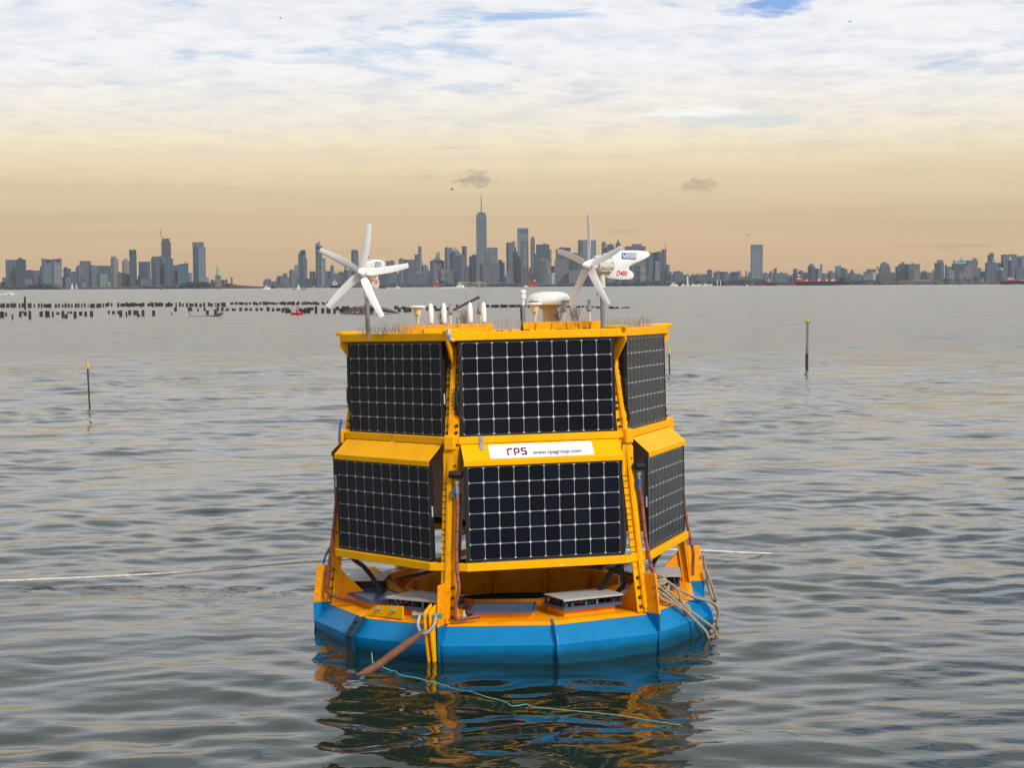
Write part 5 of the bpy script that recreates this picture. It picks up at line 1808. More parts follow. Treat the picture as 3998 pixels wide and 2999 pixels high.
B_('H', 1740, 1940, 575, 0, 'slate', 'low blocks with small green domes below the broad slab', [('dome', 1822, 1868, 535, 'copper'), ('dome', 1876, 1936, 530, 'copper')])
B_('H', 2110, 2225, 390, 1, 'glass', 'pale slab cut off by the right edge of the picture', [('box', 2140, 2225, 365)])
B_('H', 2105, 2225, 530, 0, 'slate', 'lower slate block cut off by the right edge of the picture')
B_('H', 390, 1042, 705, 0, 'brick', 'long low dark red pier shed with a pale roof line', [('band', 585, 860, 716, 724, 'white')], name='pier_shed')
B_('H', 1042, 1490, 705, 0, 'brown', 'long jumble of low brown wharf buildings', [('box', 1085, 1180, 690, 'slate'), ('box', 1370, 1460, 672, 'slate')], name='pier_shed')
B_('G', 1105, 1250, 734, 0, 'mint', 'pale greenish shed standing on the water right of the black barge', name='pier_shed')
B_('E', 365, 450, 912, 0, 'white', 'small white ferry terminal building right of the second orange ferry', name='pier_shed')
B_('D', 1715, 1912, 1204, 0, 'white', 'long whitish ferry landing left of the second orange ferry', [('box', 1728, 1748, 1190, 'white')], name='pier_shed')
B_('B', 618, 868, 975, 0, 'white', 'long low whitish ferry landing on the left shore', name='pier_shed')
B_('B', 1012, 1146, 972, 0, 'white', 'white terminal building near the green statue', [('band', 1020, 1140, 984, 990, 'slate')], name='pier_shed')


def fillers():
    """the mass of low roofs behind the shore, too small to tell apart"""
    rn = random.Random(3)
    for nm, c, xs, ylo, yhi, D in (('A', 'A', (0, 2300), 800, 960, 7900), ('C', 'C', (480, 1900), 850, 960, 10200), ('D', 'D', (200, 2200), 980, 1190, 10300), ('E', 'E', (200, 1950), 700, 900, 10300), ('F', 'F', (60, 1900), 625, 680, 10000), ('G', 'G', (300, 1900), 600, 650, 10000), ('H', 'H', (0, 2300), 590, 690, 9600)):
        mb = MB()
        x = xs[0]
        while x < xs[1]:
            wd = rn.uniform(25, 95)
            block(mb, c, x, x + wd, rn.uniform(ylo, yhi), D + rn.uniform(-200, 200), 40, 0)
            x += wd * rn.uniform(.55, 1.0)
        o = mb.build('distant_rooftops', FC['slate' if nm in 'CDEFG' else 'mauve'])
        tag(o, None, None, None, 'stuff')


fillers()

# --- land, trees
def land(c0, x0, c1, x1, D, dep, h=2.5):
    a, b = W(c0, x0, 1000, D), W(c1, x1, 1000, D)
    mb = MB().hexa([(a[0], D, -1), (b[0], D, -1), (b[0] * 1.2, D + dep, -1), (a[0] * 1.2, D + dep, -1), (a[0], D + 2, h), (b[0], D + 2, h), (b[0] * 1.2, D + dep, h), (a[0] * 1.2, D + dep, h)])
    o = mb.build('shore', mat('shore_rock', (.05, .045, .05), .9, var=.3, vscale=.02))
    tag(o, None, None, None, 'structure')


land('A', -1200, 'B', 1560, 7200, 3800)
land('C', 440, 'E', 1950, 9150, 3000)
land('E', 1650, 'H', 3200, 7900, 4500)


def treeline(c, x0, x1, prof, D, m, dens=1.0, seed=0):
    """wooded shore: many small leafy clumps heaped along the waterline"""
    rn = random.Random(seed)
    mb = MB()
    a, b = W(c, x0, 0, D)[0], W(c, x1, 0, D)[0]
    # rising ground under the trees, along the same outline
    m_ = 40
    vs, fs = [], []
    for i in range(m_ + 1):
        px = x0 + (x1 - x0) * i / m_
        zz = max(2.0, W(c, px, float(np.interp(px, [p[0] for p in prof], [p[1] for p in prof])), D)[2])
        x = a + (b - a) * i / m_
        vs += [(x, D + 15, -1), (x, D + 30, zz * .72), (x, D + 90, zz * .72), (x, D + 110, -1)]
    for i in range(m_):
        for k in range(3):
            fs.append((4 * i + k, 4 * i + 4 + k, 4 * i + 5 + k, 4 * i + 1 + k))
    mb.add(vs, fs)
    n = int((b - a) / 3.2 * dens)
    for i in range(n):
        u = rn.random()
        x = a + (b - a) * u
        px = x0 + (x1 - x0) * u
        ytop = float(np.interp(px, [p[0] for p in prof], [p[1] for p in prof]))
        zt = max(3.0, W(c, px, ytop, D)[2])
        for _ in range(2):
            r = rn.uniform(4.5, 8.5)
            z = 1 + max(0, zt - 3 - r * .5) * rn.random() ** .8
            y = D + rn.uniform(0, 60)
            pts = [Vector((x + rn.uniform(-3, 3) + r * 1.3 * p[0] * rn.uniform(.7, 1.2), y + r * p[1], z + r * .8 * p[2] * rn.uniform(.7, 1.2) - r * .5)) for p in
                   ((1, 0, 0), (0, 1, 0), (-1, 0, 0), (0, -1, 0), (0, 0, 1), (0, 0, -1), (.7, -.7, .5), (-.7, -.7, .5))]
            mb.add(pts, [(0, 1, 4), (1, 2, 4), (2, 7, 4), (7, 3, 4), (3, 6, 4), (6, 0, 4), (1, 0, 5), (2, 1, 5), (3, 2, 5), (0, 3, 5), (2, 3, 7), (3, 0, 6)])
    o = mb.build('treeline', m)
    tag(o, None, None, None, 'stuff')


TM = mat('foliage_far_dark', (.035, .042, .040), .9, var=.35, vscale=.03)
TM2 = mat('foliage_far_brown', (.075, .058, .052), .9, var=.35, vscale=.03)
treeline('A', -50, 1100, [(-50, 940), (0, 850), (70, 835), (110, 930), (400, 935), (640, 880), (880, 900), (900, 945), (1100, 960)], 7180, TM, 1.0, 1)
treeline('A', 1100, 2300, [(1100, 955), (2300, 960)], 7180, TM2, .9, 2)
treeline('B', 420, 1130, [(420, 960), (1000, 940), (1130, 935)], 7180, TM2, .8, 3)
treeline('B', 1110, 1560, [(1110, 935), (1170, 905), (1300, 890), (1500, 908), (1560, 930)], 7000, TM, 1.5, 4)
treeline('B', 1690, 2230, [(1690, 920), (1790, 925), (1900, 950), (2230, 985)], 6890, TM2, 1.2, 5)
treeline('C', 0, 470, [(0, 960), (230, 972), (470, 990)], 6880, TM2, 1.1, 6)
treeline('C', 560, 1900, [(560, 975), (1900, 965)], 9120, TM2, .7, 7)
treeline('D', 200, 2220, [(200, 1200), (2220, 1195)], 9120, TM, .8, 8)
treeline('D', 1200, 1560, [(1200, 1180), (1240, 1165), (1360, 1178), (1480, 1165), (1560, 1195)], 9110, mat('foliage_autumn', (.20, .19, .10), .9, var=.3, vscale=.03), .5, 9)
treeline('E', 300, 2212, [(300, 905), (1100, 880), (1500, 868), (1900, 850), (2212, 850)], 8300, TM, 1.0, 10)
treeline('F', 0, 1800, [(0, 705), (200, 715), (420, 715), (500, 690), (640, 700), (830, 695), (1010, 680), (1130, 668), (1300, 672), (1450, 690), (1560, 720), (1800, 720)], 7850, TM2, 1.3, 11)
treeline('G', 320, 1640, [(320, 725), (1000, 715), (1060, 640), (1130, 632), (1170, 680), (1380, 690), (1550, 690), (1640, 700)], 7850, TM, 1.0, 12)
treeline('H', -100, 2250, [(-100, 735), (400, 730), (700, 728), (1000, 725), (2250, 725)], 7850, TM2, .7, 13)
# sea wall round the statue's island
a, b = W('B', 1372, 975, 6850), W('C', 455, 975, 6850)
mb = MB().box(a[0], b[0], 6850, 6856, -1, 6.0)
n = 60
for i in range(n):
    x = a[0] + (b[0] - a[0]) * i / n
    mb.box(x, x + 3, 6846, 6850, 1, 5 + 3 * random.random())
o = mb.build('sea_wall', mat('sea_wall_stone', (.10, .045, .05), .8, var=.4, vscale=.05))
tag(o, 'long low dark red sea wall round the statue\'s island', 'sea wall')
mb = MB().box(a[0], b[0], 6850.5, 7150, -1, 3.0)
tag(mb.build('island', TM2), None, None, None, 'structure')

# --- statue on its pedestal
D = 6900.0
cx = W('B', 1662, 800, D)[0]
t = tag(empty('statue', (cx, D, 0)), 'green robed statue with a raised arm on a tall stone pedestal', 'statue')


def zs(y):
    return W('B', 1662, y, D)[2]


def wpx(n):
    return n * .27125 / FPX * D


mb = MB()
mb.lathe([(wpx(60), 2), (wpx(58), zs(935)), (wpx(50), zs(925))], 10, Matrix.Translation((0, 0, 0)))
mb.box(-wpx(46), wpx(46), -wpx(46), wpx(46), zs(935), zs(918))
mb.hexa([(-wpx(44), -wpx(44), zs(920)), (wpx(44), -wpx(44), zs(920)), (wpx(44), wpx(44), zs(920)), (-wpx(44), wpx(44), zs(920)),
         (-wpx(30), -wpx(30), zs(860)), (wpx(30), -wpx(30), zs(860)), (wpx(30), wpx(30), zs(860)), (-wpx(30), wpx(30), zs(860))])
mb.box(-wpx(40), wpx(40), -wpx(40), wpx(40), zs(862), zs(840))
mb.box(-wpx(30), wpx(30), -wpx(30), wpx(30), zs(840), zs(824))
mb.build('pedestal', FC['tan'], t)
mb = MB()
mb.lathe([(wpx(26), zs(825)), (wpx(24), zs(800)), (wpx(21), zs(770)), (wpx(21), zs(745)), (wpx(18), zs(735)), (wpx(19), zs(722)), (wpx(9), zs(714)), (wpx(8), zs(708)), (wpx(11), zs(700)), (wpx(9), zs(690)), (wpx(3), zs(686))], 10)
mb.tube([(-wpx(14), 0, zs(724)), (-wpx(10), -1, zs(700)), (-wpx(4), -1, zs(672))], wpx(5.5), 6)
mb.lathe([(wpx(3), zs(674)), (wpx(6), zs(668)), (wpx(6), zs(664)), (wpx(2), zs(650))], 6, Matrix.Translation((-wpx(3), -1, 0)))
mb.tube([(wpx(15), 0, zs(728)), (wpx(22), -2, zs(748)), (wpx(12), -5, zs(750))], wpx(6), 6)
mb.build('figure', mat('verdigris', (.13, .44, .33), .7, var=.2, vscale=.2), t)
for x0, x1, y, l in ((1555, 1602, 890, 'small turreted brick building left of the statue'), (1708, 1790, 885, 'small turreted brick building right of the statue')):
    bld('B', x0, x1, y + 15, 0, 'brown', l, [('pyr', x0 + 2, x0 + 22, y - 8, 'brown'), ('pyr', x1 - 22, x1 - 2, y - 8, 'brown')])
bld('B', 1374, 1412, 895, 0, 'white', 'white domed hall among the trees at the foot of the broad glass tower', [('dome', 1376, 1410, 866, 'white')])
# pale far bridge tower, water tank tops, chimneys
bld('B', 1843, 1866, 860, 3, 'glass', 'thin pale bridge tower far off right of the statue', [('mast', 1848, 853, 1.5)], name='bridge_tower')
# lighthouse
for c, x0, x1, yt, yb, D, l in (('F', 297, 325, 622, 705, 7800, 'white lighthouse tower on the low shore right of the turbine tail'), ('F', 733, 745, 690, 718, 7800, 'tiny white beacon on the wooded shore, left one of two'), ('F', 780, 792, 688, 714, 7800, 'tiny white beacon on the wooded shore, right one of two')):
    p, q = W(c, x0, yt, D), W(c, x1, yb, D)
    r = (q[0] - p[0]) / 2
    t = tag(empty('lighthouse', ((p[0] + q[0]) / 2, D, 0)), l, 'lighthouse')
    h = p[2]
    MB().lathe([(r, 0), (r * .6, h * .80), (r * .75, h * .81), (r * .75, h * .84)], 10).build('tower', M_['boat_white'], t, smooth=True)
    MB().lathe([(r * .4, h * .84), (r * .4, h * .93), (r * .5, h * .935), (r * .1, h)], 8).build('lantern', M_['glass_dark'], t)
# crane boom by the grain elevator
D = 8150.
p, q = W('G', 1606, 600, D), W('G', 1560, 512, D)
t = tag(empty('dock_crane', (p[0], D, 0)), 'slanting brown crane boom left of the grain elevator', 'crane')
MB().bar((0, 0, 0), (0, 0, p[2]), 7, 7, up=(1, 0, 0)).build('tower', FC['brown'], t)
mb = MB().bar((0, 0, p[2] - 6), (q[0] - p[0], 0, q[2]), 5, 5)
mb.bar((0, 0, p[2] + 12), (q[0] - p[0], 0, q[2]), 1.2, 1.2).bar((0, 0, p[2]), (0, 0, p[2] + 12), 1.5, 1.5, up=(1, 0, 0))
mb.build('boom', FC['brown'], t)

# ------------------------------------------------------------------ boats


def hull_mb(L, B, H, bow=.25, sheer=.25, stern=.85, draft=.3):
    """boat hull along +x, waterline at z=0"""
    mb = MB()
    st = [(-L / 2, stern, 0), (-L * .25, 1.0, 0), (L * .15, 1.0, .05), (L / 2 - L * bow * .5, .62, .5 * sheer), (L / 2, .03, sheer)]
    vs, fs = [], []
    for x, wd, sh in st:
        hw = B / 2 * wd
        fx = x + (L * .05 if x == L / 2 else 0)
        vs += [(fx, -hw, H * (1 + sh)), (x - (L * .04 if x == L / 2 else 0), -hw * .75, -draft), (x - (L * .04 if x == L / 2 else 0), hw * .75, -draft), (fx, hw, H * (1 + sh))]
    for i in range(len(st) - 1):
        a = i * 4
        for k in range(4):
            fs.append((a + k, a + (k + 1) % 4, a + 4 + (k + 1) % 4, a + 4 + k))
    fs += [(3, 2, 1, 0), tuple(len(vs) - 4 + k for k in range(4))]
    return mb.add(vs, fs)


def boat_at(name, label, cat, c, x0, x1, yb, D=None, flip=False, group=None):
    px0, pyb = PX(c, x0, yb)
    px1, _ = PX(c, x1, yb)
    P = at_z((px0 + px1) / 2, pyb, 0) if D is None else at_y((px0 + px1) / 2, 1117, D)
    Dd = P[1]
    L = (px1 - px0) / FPX * Dd
    t = tag(empty(name, (P[0], Dd, 0), math.pi if flip else 0), label, cat, group)
    return t, L


# motor boat at the left with a white wake
t, L = boat_at('motorboat', 'small white motorboat speeding right with a foaming wake, at the left edge', 'boat', 'A', 92, 225, 1108)
hull_mb(L, L * .33, L * .17, sheer=.5, draft=.2).build('hull', M_['boat_white'], t)
MB().box(-L * .5, L * .32, -L * .15, L * .15, -.3, L * .05).build('boot_stripe', M_['boat_black'], t)
mb = MB().hexa([(-L * .45, -L * .13, L * .17), (L * .10, -L * .13, L * .17), (L * .10, L * .13, L * .17), (-L * .45, L * .13, L * .17), (-L * .42, -L * .11, L * .36), (L * .0, -L * .11, L * .36), (L * .0, L * .11, L * .36), (-L * .42, L * .11, L * .36)])
mb.build('cabin', M_['boat_white'], t)
for x in (-.38, -.24, -.10):
    MB().box(x * L, (x + .10) * L, -L * .135, -L * .12, L * .21, L * .31).build('window', M_['glass_dark'], t)


def foam(parent, xs, name='wake', wid=.3, h=.25, seed=0):
    rn = random.Random(seed)
    mb = MB()
    for i in range(70):
        x = xs[0] + (xs[1] - xs[0]) * rn.random()
        r = rn.uniform(.12, .5) * h * 2
        y = rn.uniform(-wid, wid)
        pts = [(x + r * 2.2 * a, y + r * 2 * b, max(0, r * cz * rn.uniform(.5, 1))) for a, b, cz in ((1, 0, .1), (.5, .8, .1), (-.5, .8, .1), (-1, 0, .1), (-.5, -.8, .1), (.5, -.8, .1), (0, 0, .9))]
        mb.add(pts, [(0, 1, 6), (1, 2, 6), (2, 3, 6), (3, 4, 6), (4, 5, 6), (5, 0, 6)])
    o = mb.build(name, M_['foam'], parent)
    o['kind'] = 'stuff'


foam(t, (-L * 1.3, -L * .3), wid=L * .2, h=L * .09, seed=1)
foam(t, (L * .15, L * .95), wid=L * .18, h=L * .06, seed=2)
# long dark furrow left by a passing boat is water only; ferries next


def ferry(c, x0, x1, yt, yb, D, label, flip=False):
    t, L = boat_at('ferry', label, 'ferry', c, x0, x1, yb, D, flip, 'orange ferries before the towers')
    H = at_y(*PX(c, (x0 + x1) / 2, yt), D)[2]
    hull_mb(L, L * .35, H * .22, bow=.3, sheer=.1).build('hull', M_['boat_orange'], t)
    MB().box(-L * .44, L * .44, -L * .15, L * .15, H * .20, H * .48).build('main_deck', M_['boat_orange'], t)
    MB().box(-L * .40, L * .40, -L * .14, L * .14, H * .49, H * .70).build('upper_deck', M_['boat_orange'], t)
    for i in range(9):
        x = (-.38 + i * .085) * L
        MB().box(x, x + L * .055, -L * .156, -L * .15, H * .28, H * .42).build('window', M_['glass_dark'], t)
    MB().box(-L * .38, L * .38, -L * .147, -L * .14, H * .54, H * .64).build('window_band', M_['glass_dark'], t)
    MB().box(-L * .30, -L * .16, -L * .06, L * .06, H * .70, H * .84).build('pilot_house', M_['boat_orange'], t)
    MB().box(L * .16, L * .30, -L * .06, L * .06, H * .70, H * .84).build('pilot_house', M_['boat_white'], t)
    MB().lathe([(L * .05, H * .70), (L * .045, H * .95)], 10, Matrix.Translation((0, 0, 0))).build('funnel', M_['boat_black'], t)
    MB().lathe([(L * .012, H * .84), (L * .008, H)], 6, Matrix.Translation((-L * .2, 0, 0))).build('mast', M_['boat_black'], t)


ferry('D', 905, 985, 1170, 1246, 6200, 'orange ferry seen nearly end-on below the striped blocks')
ferry('D', 2066, 2182, 1152, 1242, 6200, 'orange ferry with a dark funnel seen side-on beside a white boat')


def launch(c, x0, x1, yt, yb, D, label, m='boat_white', flip=False, cabin='boat_white', mastk=True, name='boat', cat='boat'):
    t, L = boat_at(name, label, cat, c, x0, x1, yb, D, flip)
    Dd = t.location.y
    H = max(L * .3, at_y(*PX(c, (x0 + x1) / 2, yt), Dd)[2])
    hull_mb(L, L * .3, H * .33, sheer=.4).build('hull', M_[m], t)
    MB().hexa([(-L * .28, -L * .11, H * .33), (L * .18, -L * .11, H * .33), (L * .18, L * .11, H * .33), (-L * .28, L * .11, H * .33), (-L * .25, -L * .09, H * .66), (L * .08, -L * .09, H * .66), (L * .08, L * .09, H * .66), (-L * .25, L * .09, H * .66)]).build('cabin', M_[cabin], t)
    MB().box(-L * .22, L * .10, -L * .108, -L * .10, H * .45, H * .58).build('window', M_['glass_dark'], t)
    if mastk:
        MB().lathe([(L * .02, H * .66), (L * .012, H)], 6, Matrix.Translation((-L * .08, 0, 0))).build('mast', M_[cabin], t)
    return t, L, H


t, L, H = launch('D', 1195, 1290, 1180, 1248, 4200, 'white fast boat throwing a long wake below the pale striped block')
foam(t, (-L * 2.2, -L * .4), wid=L * .2, h=L * .12, seed=3)
foam(t, (L * .3, L * .9), wid=L * .15, h=L * .06, seed=4)
launch('D', 2020, 2068, 1215, 1242, 5600, 'small white boat tucked left of the side-on orange ferry')
launch('D', 258, 275, 1235, 1260, 3600, 'tiny dark marker boat right of the left turbine hub', 'boat_black', cabin='boat_black')
launch('D', 285, 335, 1222, 1260, 3600, 'small dark red tug right of the left turbine hub', 'boat_red', cabin='boat_black')
launch('D', 448, 505, 1228, 1260, 3500, 'small white launch between the left turbine and the orange ferry')
launch('D', 925, 948, 1238, 1258, 3500, 'tiny launch right in front of the end-on orange ferry')
launch('C', 475, 572, 955, 1020, 2800, 'small white fishing boat with a mast left of the dark barge')
launch('C', 885, 932, 996, 1018, 2800, 'low dark launch left of the white sailboat', 'boat_black')
launch('C', 1018, 1082, 996, 1018, 2800, 'low white launch right of the white sailboat', 'boat_black')
launch('C', 1435, 1592, 880, 998, 6200, 'dark tugboat with a tall pale mast left of the left turbine blades', 'boat_black')
launch('C', 560, 668, 962, 1000, 6500, 'dark blue barge near the left end of the island', 'boat_black', cabin='boat_black', name='barge', cat='barge')
launch('C', 757, 838, 962, 998, 6500, 'red hulled ship near the left end of the island', 'boat_red', cabin='boat_red', name='ship', cat='ship')
launch('C', 2140, 2165, 978, 1006, 3500, 'tiny dark boat behind the lower right blade of the left turbine', 'boat_black', cabin='boat_black')
launch('F', 58, 170, 728, 788, 5200, 'white workboat with a mast below the white lighthouse shore')
launch('F', 1155, 1178, 762, 784, 5200, 'tiny white launch in front of the wooded shore', mastk=False)
launch('G', 1538, 1582, 765, 788, 5000, 'tiny dark boat with a white wake right of the pale green shed', 'boat_black')
for x0, x1, l in ((225, 268, 'first'), (285, 335, 'second'), (355, 440, 'third'), (445, 510, 'fourth'), (525, 610, 'fifth'), (622, 668, 'sixth')):
    launch('F', x0, x1, 745, 782, 7000, 'white moored boat, %s from the left in the row below the wooded shore' % l, mastk=False)
# sailing boats


def sailboat(c, xm, w_, yt, yb, D, label):
    t, L = boat_at('sailboat', label, 'sailboat', c, xm - w_ / 2, xm + w_ / 2, yb, D)
    Dd = t.location.y
    H = at_y(*PX(c, xm, yt), Dd)[2]
    hull_mb(L, L * .3, L * .12, sheer=.3).build('hull', M_['boat_white'], t)
    MB().lathe([(L * .012, 0), (L * .008, H)], 6).build('mast', M_['steel'], t)
    for s, (xa, xb) in (('sail', (-.03, -.46)), ('sail', (.03, .42))):
        vs = [(xa * L, -L * .01, H * .12), (xb * L, L * .06, H * .14), (xa * L * .6, -L * .01, H * .95)]
        vs2 = [(x, y + L * .012, z) for x, y, z in vs]
        MB().add(vs + vs2, [(0, 1, 2), (5, 4, 3), (0, 3, 4, 1), (1, 4, 5, 2), (2, 5, 3, 0)]).build(s, M_['boat_white'], t)


sailboat('A', 1247, 48, 893, 960, 6900, 'tiny sailboat with white sails on the left shore, left one of two')
sailboat('A', 1322, 30, 885, 955, 6900, 'tiny sailboat with white sails on the left shore, right one of two')
sailboat('C', 980, 48, 943, 1008, 3200, 'white sailboat between two low launches before the island')
sailboat('C', 1205, 18, 980, 1000, 5200, 'tiny white sailboat right of the two low launches')


# ships on the right
def ship(c, x0, x1, yt, yd, yb, D, label, house, flip=False, m='boat_black', gear=True):
    t, L = boat_at('ship', label, 'ship', c, x0, x1, yb, D)
    Hd = at_y(*PX(c, x0, yd), D)[2]
    Ht = at_y(*PX(c, x0, yt), D)[2]
    hull_mb(L, L * .14, Hd * .85, bow=.12, sheer=.35, stern=.9).build('hull', M_[m], t)
    MB().box(-L * .46, L * .40, -L * .06, L * .06, Hd * .85, Hd).build('deck', M_['boat_red'], t)
    hx0, hx1 = (-.5 + (house[0] - x0) / (x1 - x0)) * L, (-.5 + (house[1] - x0) / (x1 - x0)) * L
    mid = (hx0 + hx1) / 2
    MB().box(hx0, hx1, -L * .05, L * .05, Hd, Hd + (Ht - Hd) * .35).build('deckhouse', M_['boat_red'], t)
    MB().box(hx0 + (hx1 - hx0) * .1, hx1 - (hx1 - hx0) * .1, -L * .045, L * .045, Hd + (Ht - Hd) * .35, Hd + (Ht - Hd) * .48).build('bridge_deck', M_['boat_white'], t)
    MB().box(mid - (hx1 - hx0) * .18, mid + (hx1 - hx0) * .18, -L * .02, L * .02, Hd + (Ht - Hd) * .48, Hd + (Ht - Hd) * .85).build('tower', M_['boat_red'], t)
    MB().box(mid - (hx1 - hx0) * .25, mid + (hx1 - hx0) * .25, -L * .025, L * .025, Hd + (Ht - Hd) * .85, Ht).build('wheelhouse', M_['boat_white'], t)
    if gear:
        rn = random.Random(int(x0))
        for i in range(16):
            x = hx1 + (L * .44 - hx1) * (i + rn.random() * .6) / 16
            MB().box(x, x + L * .03, -L * .03, L * .03, Hd, Hd + (Ht - Hd) * rn.uniform(.12, .45)).build('deck_gear', M_[rn.choice(['boat_red', 'boat_red', 'boat_white', 'boat_orange'])], t)
    return t, L


ship('G', 385, 1025, 640, 728, 784, 6000, 'long black barge with red deck gear and a red and white deckhouse at its stern', (400, 470))
ship('F', 1436, 1592, 690, 742, 786, 6000, 'short blue-black ship with a red bow and deckhouse, left of the long black barge', (1462, 1500), gear=False)
launch('G', 308, 395, 748, 785, 5900, 'low red tugboat pushing at the stern of the long black barge', 'boat_red', cabin='boat_red', name='tugboat', cat='tugboat', mastk=False)
ship('H', 1865, 2330, 680, 722, 766, 5800, 'red and black ship cut off by the right edge of the picture', (1950, 2080))

# navigation buoys
for x, m, D_, l in ((852, 'pile', None, 'dark green channel buoy with a lattice top, out on the left water'), (1674, 'boat_red', None, 'red channel buoy with a pointed top, in front of the statue')):
    P = at_z(*PX('B', x, 1034), 0)
    t = tag(empty('channel_buoy', (P[0], P[1], 0)), l, 'buoy')
    s = P[1] / FPX * .27125
    MB().lathe([(16 * s, -1), (17 * s, 8 * s), (15 * s, 14 * s)], 12).build('float', M_[m], t)
    mb = MB()
    for a in range(4):
        u = a * math.pi / 2 + .5
        mb.bar((10 * s * math.cos(u), 10 * s * math.sin(u), 12 * s), (3 * s * math.cos(u), 3 * s * math.sin(u), 46 * s), 2 * s, 2 * s)
    mb.box(-5 * s, 5 * s, -5 * s, 5 * s, 36 * s, 44 * s)
    mb.build('tower', M_[m], t)
    MB().lathe([(3 * s, 44 * s), (3.5 * s, 54 * s), (1 * s, 58 * s)], 8).build('lamp', M_[m], t)

# ------------------------------------------------------------------ old pier pilings
def pile_mesh(r, h, seed):
    rn = random.Random(seed)
    mb = MB()
    seg = 8
    j = [rn.uniform(.85, 1.15) for _ in range(seg)]
    vs = []
    for z, k in ((-.8, 1.05), (h * .5, 1.0), (h * .93, .98), (h, .85)):
        for i in range(seg):
            a = 2 * math.pi * i / seg
            vs.append((r * k * j[i] * math.cos(a), r * k * j[i] * math.sin(a), z + (rn.uniform(-.08, .08) if z == h else 0)))
    fs = [(a * seg + i, a * seg + (i + 1) % seg, (a + 1) * seg + (i + 1) % seg, (a + 1) * seg + i) for a in range(3) for i in range(seg)]
    fs.append(tuple(3 * seg + i for i in range(seg)))
    mb.add(vs, fs)
    return mb.mesh('timber_piling', M_['pile'])


PM = [pile_mesh(1.0, 1.0, i) for i in range(5)]


def pile(x, w_, yt, yb, label, group, lean=0.0):
    P = at_z(x, yb, 0)
    T = at_y(x, yt, P[1])
    r = w_ / 2 / FPX * P[1] * 1.12
    o = child('timber_piling', random.choice(PM), None)
    o.location = (P[0], P[1], 0)
    o.scale = (r, r, max(.15, T[2]))
    o.rotation_euler = (0, lean, random.random() * 6)
    tag(o, label, 'piling', group)


rp = random.Random(21)
G1, G2, G3 = 'pilings of the far row', 'pilings of the near row', 'pilings of the row behind the buoy roof'
L1 = 'short black timber piling in the far close-set row on the left'
L2 = 'black timber piling in the nearer gappy row on the left'
L3 = 'short black timber piling in the row seen behind the buoy roof'
ROW1 = {'A': [(0, 85), (110, 160), (178, 285), (325, 352), (375, 420), (480, 548), (578, 610), (655, 685), (703, 735), (750, 892), (945, 990), (1003, 1035), (1065, 1098), (1113, 1155), (1172, 1206), (1228, 1258), (1292, 1328), (1340, 1378), (1398, 1424), (1447, 1480), (1515, 1530), (1555, 1640), (1665, 1750), (1770, 1795)],
        'B': [(40, 100), (118, 148), (212, 247), (260, 605), (645, 742), (755, 875), (905, 1015), (1050, 1070), (1098, 1127), (1140, 1172), (1203, 1232), (1250, 1312), (1330, 1365), (1395, 1430), (1450, 1480), (1515, 1587), (1615, 1628), (1645, 1685), (1705, 1778)],
        'C': [(0, 45), (65, 195), (210, 243), (262, 298), (322, 400), (415, 445), (462, 680), (692, 802), (812, 930), (942, 996), (1020, 1278), (1310, 1362), (1383, 1403)]}
YT1 = {'A': 1262, 'B': 1226, 'C': 1213}
YB1 = {'A': 1328, 'B': 1278, 'C': 1250}
for c, iv in ROW1.items():
    for a, b in iv:
        n = max(1, round((b - a) / 34))
        for i in range(n):
            u = a + (b - a) * (i + .5) / n
            ww = (b - a) / n * rp.uniform(.82, 1.02)
            x, yt = PX(c, u, YT1[c] + rp.uniform(-9, 10))
            _, yb = PX(c, u, YB1[c] + rp.uniform(-8, 6))
            pile(x, ww * CROP[c][2], yt, yb, L1, G1)
